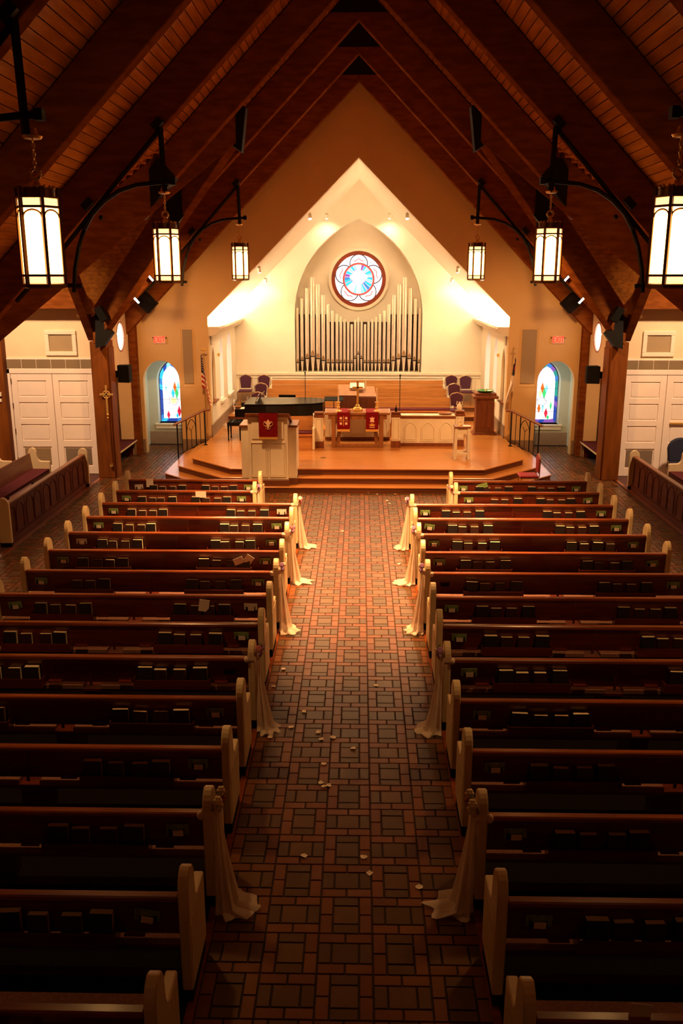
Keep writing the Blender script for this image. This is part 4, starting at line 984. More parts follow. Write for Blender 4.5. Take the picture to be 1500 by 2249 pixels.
# processional cross on the left column
t = thing('processional_cross', 'brass wheel cross on a dark staff leaning against the left timber column', 'cross', (-5.98, 20.93, 0))
part('staff', B().tube([(0, 0, .35), (-.02, 0, 1.62)], .014, 8), M['furn'], t); part('cross', B().box(-.022, .022, -.012, .012, 1.60, 2.28).box(-.16, .16, -.012, .012, 2.04, 2.085), M['brass'], t, bevel=.003)
part('wheel', B().tube([(.085 * math.cos(6.283 * i / 20), 0, 2.06 + .085 * math.sin(6.283 * i / 20)) for i in range(20)], .012, 6, True), M['brass'], t, smooth=True)
part('collar', B().ball((0, 0, 1.58), .03, 8).ball((0, 0, 1.50), .022, 8), M['brass'], t, smooth=True); part('foot_holder', B().box(-.03, .03, 0, .06, .30, .37), M['brass'], t)
one('blue_chair_back', B().yz([(-.28, .30), (.28, .30)] + arch(-.30, .30, .70, 1.0, 1.0, 6)[::-1], 7.45, 7.72), M['navy'], 'dark blue padded chair at the right edge behind the side pews', 'chair', org=(7.5, 20.8, 0)) if False else None
t = thing('padded_chair', 'dark blue padded chair at the right edge by the white doors', 'chair', (7.72, 20.75, 0.006))
sh = [(-.26, .48)] + arch(-.30, .30, .80, 1.06, 1.0, 6) + [(.26, .48)]
part('backrest', B().xz(sh, .16, .26), M['navy'], t, bevel=.03); part('seat', B().box(-.26, .26, -.26, .18, .40, .50), M['navy'], t, bevel=.03)
for a, c in ((-.22, -.2), (.22, -.2), (-.22, .2), (.22, .2)): part('leg', B().tube([(a, c, 0), (a, c, .40)], .015, 6), M['black'], t)

# ------------------------------------------------------------------ choir stalls
def choir_pew(x0, x1, yb, z0, lab, hb=.74, ends=(1, 1)):
    t = thing('choir_pew', lab, 'pew', ((x0 + x1) / 2, yb, z0)); h = (x1 - x0) / 2
    for q in range(3):
        za = .30 + q * (hb - .30) / 3; zb = .30 + (q + 1) * (hb - .30) / 3 - .006
        part('back_board', B().box(-h + .03, h - .03, -.025 + .012 * q, .0 + .012 * q, za, zb), M['choir'], t)
    part('kick_board', B().box(-h + .03, h - .03, -.36, -.34, 0, .36), M['choir'], t)
    part('seat', B().box(-h + .03, h - .03, -.42, -.02, .36, .40), M['choir'], t); part('cushion', B().box(-h + .04, h - .04, -.42, -.02, .40, .44), M['burg'], t)
    Pc = [(.08, 0), (.08, hb - .02)] + [(y, z) for y, z in arch(.08, -.09, hb - .02, hb + .09, .8, 4)][1:] + [(-.09, .62), (-.14, .56), (-.42, .55), (-.42, 0)]
    for sx, on in ((-1, ends[0]), (1, ends[1])):
        if on: part('end_panel', B().yz(Pc, sx * h - .03, sx * h + .03), M['white'], t, bevel=.008)
choir_pew(-2.85, 2.80, 29.05, .75, 'wide oak choir pew against the back wall under the organ, highest row')
choir_pew(-2.90, 2.83, 28.05, .60, 'wide oak choir pew in the middle row')
choir_pew(-2.93, 2.86, 27.05, .45, 'wide oak choir pew in the lowest row behind the console')
choir_pew(-2.12, -1.13, 22.88, .45, 'short oak clergy pew with white end left of the altar table', .80)
choir_pew(.72, 1.55, 24.75, .45, 'short choir pew behind the arched screen, the one nearer the altar', .10, (0, 1))
choir_pew(2.24, 3.0, 24.75, .45, 'short choir pew behind the arched screen, the one nearer the wooden stand', .10, (1, 0))
# screens and posts
def post(x, y, lab):
    t = thing('screen_post', lab, 'post', (x, y, .45))
    part('base', B().box(-.125, .125, -.10, .10, 0, .17), M['furn'], t, bevel=.006); part('shaft', B().box(-.11, .11, -.09, .09, .17, .80), M['white'], t, bevel=.006)
    part('panel', B().box(-.06, .06, -.10, -.09, .23, .74), M['white'], t, bevel=.008); part('panel_frame', B().box(-.075, -.065, -.105, -.09, .21, .76).box(.065, .075, -.105, -.09, .21, .76).box(-.075, .075, -.105, -.09, .21, .22).box(-.075, .075, -.105, -.09, .75, .76), M['white'], t)
    part('cap', B().box(-.13, .13, -.11, .11, .80, .865).box(-.10, .10, -.08, .08, .865, .89).box(-.12, .12, -.10, .10, .89, .935), M['furn'], t, bevel=.008)
post(-1.0, 22.78, 'white screen post with wooden cap left of the altar table'); post(1.0, 22.88, 'white screen post with wooden cap right of the altar table'); post(2.68, 23.1, 'white screen post with wooden cap behind the small white stand')
def screen(x0, x1, y, n, lab):
    t = thing('chancel_screen', lab, 'screen', (x0, y, .45)); L = x1 - x0
    part('base', B().box(0, L, -.03, .05, 0, .09), M['furn'], t); part('panel', B().box(0, L, -.02, .04, .09, .74), M['white'], t)
    part('top_rail', B().box(0, L, -.04, .06, .74, .80), M['furn'], t, bevel=.006); part('ledge', B().box(0, L, -.03, .28, .80, .825), M['white'], t, bevel=.004)
    for i in range(n):
        c = (i + .5) * L / n + (.02 if i == 0 else -.0); hw = L / n * .36; aa = arch(c - hw, c + hw, .42, .64, .55, 8)
        part('raised_panel', B().xz([(c - hw + .03, .17)] + arch(c - hw + .03, c + hw - .03, .42, .60, .55, 6) + [(c + hw - .03, .17)], -.035, -.02), M['white'], t, bevel=.006)
        part('arch_moulding', B().tube([(c - hw, -.026, .14)] + [(x, -.026, z) for x, z in aa] + [(c + hw, -.026, .14)], .012, 6, True), M['white'], t)
screen(1.12, 2.56, 23.0, 3, 'white chancel screen with three raised lancet arches right of the altar')
screen(-.88, .88, 23.85, 3, 'shaded white screen with lancet arches behind the altar table')
# things on the screen
one('paper_slip', B().box(1.40, 1.75, 23.06, 23.2, 1.276, 1.285), M['paper'], 'sheets of white paper on the arched screen ledge', 'paper', org=(1.5, 23.1, 1.276))
t = thing('offering_plate', 'round pale wooden offering plate on the screen ledge by the choir chairs', 'plate', (2.30, 23.14, 1.276)); part('dish', B().lathe([(.05, 0), (.16, .01), (.19, .05), (.18, .05), (.15, .02), (.01, .015)], n=24), M['tablewood'], t, smooth=True)
t = thing('book_stack', 'small stack of white booklets on the choir pew by the last screen post', 'books', (2.75, 24.55, .895))
for i in range(4): part('booklet', B().box(-.14, .12, -.1, .1, i * .035, i * .035 + .028), M['paper'], t)
t = thing('ewer', 'white ewer shaped vessel standing on the right screen post', 'jug', (2.66, 23.05, 1.385)); part('body', B().lathe([(.05, 0), (.07, .03), (.075, .1), (.05, .16), (.025, .2), (.03, .23)], n=14), M['white'], t, smooth=True)
for q in (-1, 1): part('spout', B().tube([(q * .05, 0, .13), (q * .075, 0, .18), (q * .06, 0, .25)], .010, 6), M['white'], t)
# ------------------------------------------------------------------ communion table and what it carries
t = thing('communion_table', 'oak communion table with straight front legs and braced rear legs', 'table', (0, 22.98, .45))
part('tabletop', B().box(-.84, .84, -.25, .52, .86, .92), M['tablewood'], t, bevel=.008); part('apron', B().box(-.76, .76, -.20, -.17, .74, .86).box(-.76, .76, .44, .47, .74, .86), M['tablewood'], t)
for x in (-.62, .62): part('leg', B().box(x - .055, x + .055, -.22, -.12, 0, .86), M['tablewood'], t, bevel=.006)
for x in (-.44, .44): part('leg', B().hexa([(x - .05 + (-.08 if x < 0 else .08), .38, 0), (x + .05 + (-.08 if x < 0 else .08), .38, 0), (x + .05 + (-.08 if x < 0 else .08), .46, 0), (x - .05 + (-.08 if x < 0 else .08), .46, 0), (x - .05, .38, .74), (x + .05, .38, .74), (x + .05, .46, .74), (x - .05, .46, .74)]), M['tablewood'], t)
part('stretcher', B().box(-.60, .60, -.19, -.15, .02, .09), M['tablewood'], t)
part('corner_brace', B().xz([(-.56, .74), (-.56, .62), (-.40, .74)], -.19, -.15).xz([(.56, .74), (.56, .62), (.40, .74)], -.19, -.15), M['tablewood'], t)
ty = 22.73; zt = 1.372
def antep(name, x, w_, lab):
    t = thing(name, lab, 'altar cloth', (x, ty, zt)); part('drop', B().box(-w_ / 2, w_ / 2, -.022, -.008, -.43, .008), M['red'], t); part('top_cloth', B().box(-w_ / 2, w_ / 2, -.012, .72, .0, .008), M['red'], t)
    part('fringe', B().box(-w_ / 2, w_ / 2, -.020, -.010, -.49, -.43), M['gold'], t); return t
a = antep('altar_cloth', -.36, .33, 'red altar cloth with five part cross, left on the table')
for q in ((0, -.21, .014, .26), (0, -.21, .24, .014)): part('cross_bar', B().box(q[0] - q[2] / 2, q[0] + q[2] / 2, -.028, -.022, q[1] - q[3] / 2, q[1] + q[3] / 2), M['gold'], a)
for qx in (-1, 1):
    for qz in (-1, 1): part('square', B().box(qx * .07 - .03, qx * .07 + .03, -.028, -.022, -.21 + qz * .07 - .03, -.21 + qz * .07 + .03), M['pinkthread'], a)
a = antep('altar_cloth', .38, .33, 'red altar cloth with small white tower and gold crown, right on the table')
part('tower', B().xz([(-.06, -.24), (.06, -.24), (.04, -.18), (.065, -.12), (.02, -.13), (0, -.095), (-.02, -.13), (-.065, -.12), (-.04, -.18)], -.028, -.022), M['pinkthread'], a)
part('crown', B().xz([(-.06, -.35), (.06, -.35), (.075, -.29), (.04, -.31), (.025, -.26), (0, -.29), (-.025, -.26), (-.04, -.31), (-.075, -.29)], -.028, -.022), M['gold'], a); part('underline', B().box(-.07, .07, -.028, -.022, -.385, -.372), M['pinkthread'], a)
for x, l in ((-.855, 'left'), (.855, 'right')):
    one('white_ribbon', B().box(x - .012, x + .012, 22.78, 22.80, 1.03 if x < 0 else 1.10, 1.385).box(min(x, x * .94), max(x, x * .94), 22.78, 22.83, 1.378, 1.385), M['paper'], 'narrow white ribbon hanging off the %s end of the altar table' % l, 'ribbon', org=(x, 22.8, 1.37))
t = thing('altar_cross', 'polished brass cross on a stepped base in the middle of the altar table', 'cross', (0, 23.0, 1.372))
part('base', B().lathe([(.14, 0), (.14, .06), (.12, .065), (.10, .10), (.06, .12), (.055, .16), (.03, .18)], n=6), M['brass'], t); part('upright', B().box(-.028, .028, -.014, .014, .16, .80), M['brass'], t, bevel=.003); part('crossbar', B().box(-.135, .135, -.014, .014, .59, .64), M['brass'], t, bevel=.003)
for i, x in enumerate((-.50, .50)):
    t = thing('candlestick', 'brass candlestick with tall cream candle, %s end of the altar' % ('left' if x < 0 else 'right'), 'candlestick', (x, 22.98, 1.372))
    part('stem', B().lathe([(.09, 0), (.09, .012), (.04, .03), (.02, .06), (.045, .11), (.018, .13), (.035, .165), (.016, .19), (.055, .235), (.055, .245), (.02, .25)], n=14), M['brass'], t, smooth=True)
    part('candle', B().lathe([(.017, .24), (.016, .60), (.004, .605)], n=10), M['rose_cream'], t, smooth=True)
t = thing('brass_bell', 'small shiny bowl beside the altar cross', 'bowl', (-.20, 22.92, 1.38)); part('bowl', B().lathe([(.03, 0), (.05, .03), (.052, .05), (.045, .05), (.01, .01)], n=12), M['brass'], t, smooth=True)
# organ console with open book
t = thing('organ_console', 'dark wooden organ console behind the altar table', 'console', (.0, 25.05, .45))
part('case', B().box(-.56, .02, -.25, .40, 0, 1.08).box(.02, .56, -.22, .40, 0, 1.04), M['furn'], t, bevel=.01)
part('desk', B().hexa([(-.56, -.27, 1.08), (.02, -.27, 1.08), (.02, .2, 1.33), (-.56, .2, 1.33), (-.56, -.27, 1.10), (.02, -.27, 1.10), (.02, .2, 1.35), (-.56, .2, 1.35)]), M['tablewood'], t)
part('side_cover', B().hexa([(.03, -.22, 1.05), (.52, -.22, 1.05), (.46, .2, 1.28), (.03, .2, 1.28), (.03, -.22, 1.07), (.52, -.22, 1.07), (.46, .2, 1.30), (.03, .2, 1.30)]), M['tablewood'], t)
part('arched_panel', B().xz([(-.46, .55)] + arch(-.46, -.06, .78, .98, .8) + [(-.06, .55)], -.262, -.25), M['furn'], t)
t = thing('open_book', 'open white book on the console desk behind the altar cross', 'book', (-.02, 25.02, 1.72))
part('left_page', B().hexa([(-.20, -.04, .0), (0, -.04, .0), (0, .10, .13), (-.20, .10, .13), (-.20, -.05, .015), (0, -.05, .02), (0, .09, .15), (-.20, .09, .145)]), M['paper'], t); part('right_page', B().hexa([(0.005, -.04, .0), (.2, -.04, .0), (.2, .10, .13), (.005, .10, .13), (.005, -.05, .02), (.2, -.05, .015), (.2, .09, .145), (.005, .09, .15)]), M['paper'], t)
one('candle', B().lathe([(.02, 0), (.02, .2), (.004, .205)], (.22, 25.1, 1.71), 10), M['rose_cream'], 'short white candle standing beside the open book', 'candle', org=(.22, 25.1, 1.71))

# ------------------------------------------------------------------ pulpit
t = thing('pulpit', 'tall white panelled pulpit with wooden cap at the left of the steps', 'pulpit', (-2.0, 19.6, 0))
part('plinth', B().xy([(-.48, 0), (.46, 0), (.46, .16), (.64, .16), (.64, 1.0), (-.66, 1.0), (-.66, .16), (-.48, .16)], 0, .30), M['riser'], t, bevel=.008)
part('body', B().yz([(.02, .30), (.95, .30), (.95, 1.44), (.02, 1.74)], -.46, .44), M['white'], t, bevel=.008)
for sx, a, c in ((-1, -.64, -.46), (1, .44, .62)):
    part('wing', B().box(a, c, .18, .95, .30, 1.48), M['white'], t, bevel=.006); part('wing_cap', B().box(a - (.03 if sx < 0 else 0), c + (.03 if sx > 0 else 0), .15, .97, 1.48, 1.53), M['furn'], t, bevel=.006)
for k, (a, c) in enumerate(((-.40, -.03), (.01, .38))):
    part('lower_panel', B().box(a + .03, c - .03, .008, .02, .40, 1.13), M['white'], t, bevel=.006); part('panel_moulding', B().box(a, a + .012, .0, .02, .37, 1.16).box(c - .012, c, .0, .02, .37, 1.16).box(a, c, .0, .02, .37, .382).box(a, c, .0, .02, 1.148, 1.16), M['white'], t)
part('upper_panel', B().box(-.37, .35, .008, .02, 1.24, 1.66), M['white'], t, bevel=.006)
part('cap', B().hexa([(-.51, -.04, 1.755), (.49, -.04, 1.755), (.49, .99, 1.43), (-.51, .99, 1.43), (-.51, -.05, 1.83), (.49, -.05, 1.83), (.49, .99, 1.49), (-.51, .99, 1.49)]), M['furn'], t, bevel=.008)
a = thing('pulpit_cloth', 'red pulpit cloth with pale descending dove emblem and gold fringe', 'cloth', (-1.99, 19.56, 1.8))
part('drop', B().box(-.21, .21, -.022, -.012, -.50, .045), M['red'], a); part('top_cloth', B().hexa([(-.21, -.022, .036), (.21, -.022, .036), (.21, .4, -.10), (-.21, .4, -.10), (-.21, -.022, .048), (.21, -.022, .048), (.21, .4, -.085), (-.21, .4, -.085)]), M['red'], a)
part('fringe', B().box(-.21, .21, -.021, -.013, -.55, -.50), M['gold'], a)
for cx, cz, rr in ((-.055, -.20, .05), (.055, -.20, .05), (0, -.28, .05)): part('emblem_ring', B().tube([(cx + rr * math.cos(6.283 * i / 18), -.026, cz + rr * math.sin(6.283 * i / 18)) for i in range(18)], .005, 5, True), M['gold'], a)
part('dove', B().xz([(0, -.33), (-.022, -.27), (-.03, -.225), (-.095, -.155), (-.04, -.175), (-.02, -.13), (0, -.10), (.02, -.13), (.04, -.175), (.095, -.155), (.03, -.225), (.022, -.27)], -.034, -.024), M['pinkthread'], a)

# ------------------------------------------------------------------ piano and bench
t = thing('grand_piano', 'black grand piano with closed lid behind the pulpit', 'piano', (-2.0, 24.1, .45))
def crv(z0, z1, e=0):
    P = [(-1.10 - e, 0 - e), (-.5, -.0 - e), (-.1, .03 - e), (.35, .12 - e), (.75, .22 - e), (1.02 + e, .45 - e), (1.08 + e, .85), (1.0 + e, 1.25), (.7, 1.42 + e), (-1.10 - e, 1.45 + e)]
    return P
part('case', B().xy(crv(0, 0), .60, .90), M['piano'], t, bevel=.01); part('lid', B().xy(crv(0, 0, .02), .915, .94), M['piano'], t, bevel=.004)
part('lid_gap', B().xy([(x * .98, y * .98 + .01) for x, y in crv(0, 0)], .90, .915), M['black'], t)
part('key_bed', B().box(-1.38, -1.10, .02, 1.43, .58, .66), M['piano'], t, bevel=.006)
ky = part('keyboard', B().box(-1.36, -1.12, .10, 1.35, .66, .668), M['white'], t)
for q in range(36): part('black_key', B().box(-1.24, -1.12, .13 + q * .0343, .142 + q * .0343, .668, .68), M['piano'], ky) if q % 7 not in (2, 6) else None
for yy in (.0, 1.37): part('cheek_block', B().box(-1.38, -1.1, yy + .01, yy + .08, .58, .80), M['piano'], t, bevel=.01)
part('music_desk', B().hexa([(-.80, .35, .94), (-.80, 1.15, .94), (-.78, 1.15, .94), (-.78, .35, .94), (-.68, .35, 1.16), (-.68, 1.15, 1.16), (-.66, 1.15, 1.16), (-.66, .35, 1.16)]), M['piano'], t)
for lx, ly in ((-.95, .25), (-.95, 1.2), (.75, .85)): part('leg', B().lathe([(.05, 0), (.035, .05), (.06, .5), (.07, .6)], (lx, ly, 0), 10), M['piano'], t, smooth=True)
one('sheet_music', B().hexa([(-2.86, 24.45, 1.40), (-2.86, 24.75, 1.40), (-2.85, 24.75, 1.40), (-2.85, 24.45, 1.40), (-2.76, 24.45, 1.60), (-2.76, 24.75, 1.60), (-2.75, 24.75, 1.60), (-2.75, 24.45, 1.60)]), M['paper'], 'open sheet music on the piano desk', 'sheet music', org=(-2.8, 24.6, 1.4))
t = thing('piano_bench', 'black tufted piano bench left of the pulpit', 'bench', (-3.35, 23.95, .45))
part('seat', B().box(-.19, .19, -.28, .28, .40, .50), M['piano'], t, bevel=.02)
for i in range(3):
    for j in range(4): part('tuft', B().ball((-.12 + i * .12, -.2 + j * .133, .50), .055, 8, (1, 1, .35)), M['blackplas'], t, smooth=True)
for a_, c_ in ((-.16, -.24), (.16, -.24), (-.16, .24), (.16, .24)): part('leg', B().lathe([(.018, 0), (.024, .02), (.016, .06), (.028, .40)], (a_, c_, 0), 8), M['piano'], t, smooth=True)

# ------------------------------------------------------------------ chairs
def chair(fab, nm='banquet_chair'):
    t = thing(nm, 'x', 'chair')
    part('seat', B().box(-.21, .21, -.22, .20, .42, .48), fab, t, bevel=.02)
    bk = [(-.16, .52), (-.19, .85), (-.13, .90), (-.05, .925), (0, .94), (.05, .925), (.13, .90), (.19, .85), (.16, .52)]
    part('backrest', B().xz(bk, .19, .225), fab, t, bevel=.012)
    part('back_frame', B().tube([(x * 1.08, .21, z if z > .6 else .44) for x, z in bk] if False else [(-.19, .21, .44)] + [(x * 1.09, .215, z + (.012 if z > .8 else 0)) for x, z in bk[1:-1]] + [(.19, .21, .44)], .011, 6), M['goldframe'], t, smooth=True)
    for a, c in ((-.19, -.19), (.19, -.19), (-.19, .2), (.19, .2)): part('leg', B().tube([(a, c, 0), (a * .97, c * .95, .43)], .011, 6), M['goldframe'], t)
    part('seat_rail', B().tube([(-.2, -.2, .42), (.2, -.2, .42), (.2, .2, .42), (-.2, .2, .42)], .010, 5, True), M['goldframe'], t)
    return t
ch0 = None
for px, yy, zz, lab in ((540, 28.7, .75, 'plum banquet chair in the top row at the far left of the choir'), (580, 28.7, .75, 'plum banquet chair in the top row, left side, beside the white pew end'), (573, 27.7, .60, 'plum banquet chair in the middle row on the left'), (565.5, 26.65, .45, 'plum banquet chair at the lowest level behind the piano'),
                        (991, 28.7, .75, 'plum banquet chair in the top row, right side, beside the white pew end'), (1022, 28.6, .75, 'plum banquet chair in the top row at the far right of the choir'), (997.5, 27.7, .60, 'plum banquet chair in the middle row on the right'), (1003.5, 26.65, .45, 'plum banquet chair at the lowest level behind the screen')):
    if ch0 is None: ch0 = chair(M['plum']); o = ch0
    else: o = copy_tree(ch0)
    v = bp(px, 850, Y=yy); o.location = (v.x, yy - .2, zz); tag(o, lab, 'chair', 'plum banquet chairs in the choir')
rc = chair(M['redv'], 'red_chair'); rc.location = (4.0, 18.55, .0); rc.rotation_euler = (0, 0, -math.pi / 2); tag(rc, 'red chair seen from the side at the right end of the front pew', 'chair')
rc.location = (3.86, 19.52, 0)

# ------------------------------------------------------------------ stands, credenza, flags, rails, music stands
t = thing('credence_stand', 'small white four legged stand with wooden top at the right of the stage', 'stand', (2.55, 21.35, .45))
part('top', B().box(-.20, .20, -.17, .19, .78, .82), M['furn'], t, bevel=.006); part('apron', B().box(-.15, .15, -.14, -.12, .66, .78).box(-.15, .15, .13, .15, .66, .78), M['white'], t)
for a, c in ((-.15, -.13), (.15, -.13), (-.15, .13), (.15, .13)): part('leg', B().hexa([(a * 1.12 - .035, c - .03, 0), (a * 1.12 + .035, c - .03, 0), (a * 1.12 + .035, c + .03, 0), (a * 1.12 - .035, c + .03, 0), (a - .035, c - .03, .78), (a + .035, c - .03, .78), (a + .035, c + .03, .78), (a - .035, c + .03, .78)]), M['white'], t, bevel=.004)
part('stretcher', B().box(-.15, .15, -.15, -.12, .12, .18), M['white'], t); part('stretcher', B().box(-.15, .15, .12, .15, .12, .18), M['white'], t)
part('arched_brace', B().xz([(-.13, .66), (-.13, .60)] + arch(-.11, .11, .60, .65, 1.0, 6) + [(.13, .60), (.13, .66)], -.14, -.12), M['white'], t)
t = thing('brass_bell', 'small brass bell on the white stand', 'bell', (2.50, 21.30, 1.27)); part('bell', B().lathe([(.04, 0), (.03, .03), (.02, .06), (.012, .07), (.012, .11), (.018, .12), (.004, .135)], n=12), M['brass'], t, smooth=True)
one('paper_slip', B().box(2.57, 2.74, 21.2, 21.33, 1.27, 1.285), M['paper'], 'white folded paper on the small white stand', 'paper', org=(2.65, 21.25, 1.27))
v = bp(1060, 952, Z=.45)
t = thing('flower_stand', 'tall tapered dark wooden pedestal carrying a green glass bowl', 'stand', (v.x + .02, 24.95, .45))
part('foot', B().box(-.34, .34, -.24, .30, 0.0, .03).box(-.30, .30, -.20, .26, .03, .07), M['furn'], t, bevel=.006)
part('body', B().hexa([(-.27, -.16, .07), (.27, -.16, .07), (.27, .22, .07), (-.27, .22, .07), (-.25, -.15, 1.02), (.25, -.15, 1.02), (.25, .21, 1.02), (-.25, .21, 1.02)]), M['furn'], t, bevel=.006)
for x in (-.14, .14): part('panel', B().box(x - .09, x + .09, -.175, -.16, .2, .88), M['furn'], t, bevel=.004)
part('top', B().box(-.35, .35, -.26, .32, 1.02, 1.09).box(-.29, .29, -.20, .28, 1.09, 1.17), M['furn'], t, bevel=.008)
bt = t.location
t = thing('glass_bowl', 'shallow green glass bowl on the wooden pedestal', 'bowl', (bt.x, 24.98, 1.62)); part('bowl', B().lathe([(.08, 0), (.2, .02), (.25, .065), (.24, .065), (.19, .035), (.01, .02)], n=24), M['greenglass'], t, smooth=True)
one('votive_candle', B().lathe([(.03, 0), (.03, .07), (.004, .072)], (bt.x + .02, 24.98, 1.655), 10), M['rose_cream'], 'small white candle in the green glass bowl', 'candle', org=(bt.x, 24.98, 1.65))
def flag(s, lab, kind):
    X_ = s * 4.13; t = thing('flag', lab, 'flag', (X_, 23.85, .30)); top = 2.50
    part('pole', B().tube([(0, 0, .02), (0, 0, top)], .013, 8), M['goldframe'], t); part('base', B().lathe([(.13, 0), (.13, .02), (.04, .05), (.02, .09)], n=16), M['brass'], t, smooth=True)
    if kind == 'us': part('eagle', B().ball((0, 0, top + .06), .03, 8).ball((-.045, 0, top + .075), .035, 8, (1.2, .5, .7)).ball((.045, 0, top + .075), .035, 8, (1.2, .5, .7)).ball((0, 0, top + .11), .018, 8), M['brass'], t, smooth=True)
    else: part('finial_cross', B().box(-.01, .01, -.01, .01, top, top + .2).box(-.06, .06, -.01, .01, top + .11, top + .13), M['brass'], t)
    NU, NV = 26, 30; b = B(); vs_ = []
    for j in range(NV + 1):
        v = j / NV
        for i in range(NU + 1):
            u = i / NU; sp = min(1, .25 + u)
            if kind == 'us': xx = .01 + (.02 + .17 * v * sp + .035 * math.sin(v * 9 + u * 2)) * (1 if True else 1) - .16 * v * (1 - v) ; zz = top - .06 - u * .85 - v * (.72 - .12 * u)
            else: xx = -s * (-.05 + .03 * u + .20 * v * sp) + .03 * math.sin(v * 13 + u) ; zz = top - .10 - u * .85 - v * (.70 - .1 * u)
            if kind == 'us': xx = -.075 + .25 * (v ** .55) * (.45 + .55 * u) + .02 * math.sin(v * 14)
            yy = -.02 - .045 * math.sin(v * 15 + u * 1.5) * (.4 + v) - .03 * v
            vs_.append((xx, yy, zz))
    n0 = 0
    for j in range(NV):
        for i in range(NU):
            if kind == 'us': c = 2 if (i < 14 and j < 13) else (0 if (i // 2) % 2 == 0 else 1)
            else: c = 2 if (i * .9 + j * .62 < 12.5) else 1
            if j == NV - 1 or (i == NU - 1 and j > 2): c = 3
            if kind != 'us' and 3 <= i < 8 and 4 <= j < 6: c = 0
            b.cur = c; q = j * (NU + 1) + i
            b.f.append([q, q + 1, q + NU + 2, q + NU + 1]); b.mi.append(c)
    b.v = vs_
    part('cloth', b, [M['flagred'], M['flagwhite'], M['flagblue'], M['flaggold']], t, smooth=True)
    if kind == 'us':
        sb = B()
        for j in range(0, 12, 2):
            for i in range(0, 12, 2):
                p = vs_[(j + 1) * (NU + 1) + i + 1 + (j // 2) % 2]; sb.ob((p[0], p[1] - .012, p[2]), (.016, .004, .016), Matrix.Rotation(.78, 3, 'Y'))
        part('stars', sb, M['flagwhite'], t, kind='stuff')
    part('cord', B().tube([(.01, -.03, top - .1), (.04 * -s, -.06, top - .9), (.02 * -s, -.05, .45)], .008, 5), M['flaggold'], t); part('tassel', B().lathe([(.012, .12), (.03, .02), (.02, 0)][::-1], (.02 * -s, -.05, .34), 8), M['flaggold'], t)
flag(-1, 'hanging striped red and white flag with starry blue corner left of the chancel', 'us'); flag(1, 'hanging white flag with dark blue corner right of the chancel', 'ch')
for s, nm in ((-1, 'left'), (1, 'right')):
    A = Vector((s * 4.03, 23.05, .45)); Z = Vector((s * 4.70, 22.72, .15)); D = Z - A
    t = thing('stair_railing', 'black iron stair railing with brown handrail at the %s side of the stage' % nm, 'railing', A)
    P = lambda u, z: Vector((D.x * u, D.y * u, D.z * u + z))
    part('post', B().tube([P(0, 0), P(0, .90)], .020, 6), M['black'], t); part('post', B().tube([P(1, 0), P(1, .90)], .020, 6), M['black'], t); part('post_foot', B().box(-.05, .05, -.05, .05, 0, .015), M['black'], t)
    part('handrail', B().tube([P(0, .93) + Vector((-s * .14, .05, 0)), P(0, .93), P(1.12, .93)], .034, 6), M['furn'], t, bevel=0); part('bottom_rail', B().tube([P(0, .10), P(1, .10)], .010, 5), M['black'], t)
    for u in (.17, .33, .67, .83): part('baluster', B().tube([P(u, .10), P(u, .91)], .009 if u in (.17, .83) else .016, 5), M['black'], t)
    aa = arch(.34, .66, .58, .86, .55, 6)
    part('gothic_arch', B().tube([P(x, z) for x, z in aa], .010, 5), M['black'], t)
    part('inner_tracery', B().tube([P(.5, .10), P(.5, .56), P(.42, .66)], .008, 5).tube([P(.5, .56), P(.58, .66)], .008, 5), M['black'], t)
def micstand(px, pyt, Y, lab):
    v = bp(px, pyt, Y=Y); t = thing('microphone_stand', lab, 'microphone', (v.x, Y, .45)); H = v.z - .45
    part('base', B().lathe([(.13, 0), (.13, .015), (.02, .03)], n=16), M['black'], t); part('pole', B().tube([(0, 0, .02), (0, 0, H - .12)], .009, 6), M['black'], t)
    part('microphone', B().lathe([(.012, -.12), (.016, -.06), (.022, -.02), (.012, 0)], (0, 0, H), 8), M['blackplas'], t); part('clutch', B().ball((0, 0, .75), .018, 6), M['black'], t)
micstand(670, 816, 25.9, 'tall thin microphone stand behind the piano'); micstand(879, 822, 24.3, 'tall thin microphone stand right of the altar table')
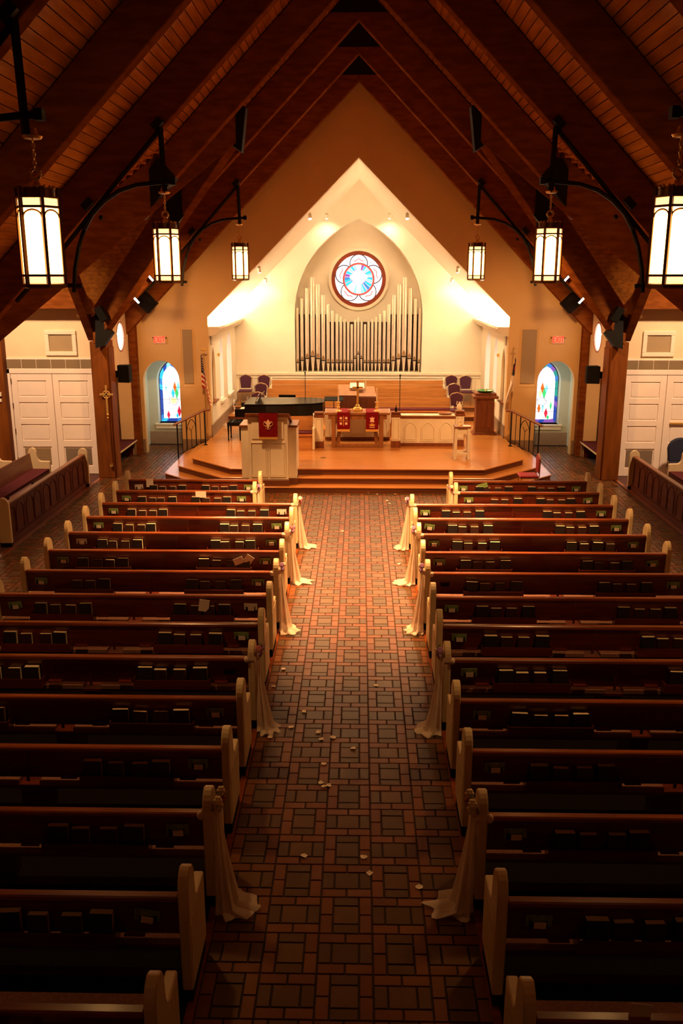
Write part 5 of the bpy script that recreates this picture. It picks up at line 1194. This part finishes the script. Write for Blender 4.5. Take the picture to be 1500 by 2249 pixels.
def mstand(px, py, Y, w_, lab, tilt=.3):
    v = bp(px, py, Y=Y); t = thing('music_stand', lab, 'music stand', (v.x, Y, .45)); H = v.z - .45
    part('pole', B().tube([(0, 0, .05), (0, .03, H)], .012, 6), M['black'], t); m = Matrix.Rotation(tilt, 3, 'X'); part('desk', B().ob((0, 0, H), (w_, .02, .26), m), M['blackplas'], t)
    for q in range(3): a = q * 2.094; part('foot', B().tube([(0, 0, .15), (.22 * math.cos(a), .22 * math.sin(a), .01)], .008, 5), M['black'], t)
mstand(631, 876, 26.2, .50, 'black music stand standing behind the grand piano', .3); mstand(733, 876, 24.6, .52, 'black music stand with nearly flat desk left of the console', -1.25)
t = thing('bottle', 'small dark bottle on the right screen post near the altar', 'bottle', (1.0, 22.86, 1.385)); part('body', B().lathe([(.03, 0), (.03, .08), (.012, .11), (.012, .16)], n=10), M['blackplas'], t, smooth=True)
t = thing('glass_vase', 'clear glass vase on the choir riser at the left', 'vase', (-3.55, 28.3, .75)); part('glass', B().lathe([(.07, 0), (.09, .05), (.07, .14), (.035, .22), (.05, .30), (.045, .30), (.03, .22), (.01, .02)], n=14), M['clearplastic'], t, smooth=True)
t = thing('desk_fan', 'small round white fan at the left chancel wall', 'fan', (-3.88, 27.6, .60)); part('cage', B().tube([(0, .15 * math.cos(6.283 * i / 18), .28 + .17 * math.sin(6.283 * i / 18)) for i in range(18)], .014, 6, True).tube([(0, .08 * math.cos(6.283 * i / 18), .28 + .09 * math.sin(6.283 * i / 18)) for i in range(18)], .008, 5, True), M['paper'], t, smooth=True)
part('hub', B().ball((0, 0, .28), .04, 8), M['blackplas'], t); part('stand', B().lathe([(.08, 0), (.08, .02), (.02, .04), (.02, .12)], n=12), M['paper'], t)
b = B(); rr = random.Random(3)
cb = [(rr.uniform(-.12, .12), rr.uniform(-.12, .12), rr.uniform(.012, .24) * (1 - .3 * rr.random())) for i in range(40)]
b.tube(cb, .008, 5); t = thing('cable_bundle', 'tangled bundle of pale cable on the stage floor left of the piano bench', 'cable', (-3.80, 25.4, .45)); part('cable', b, M['paper'], t)
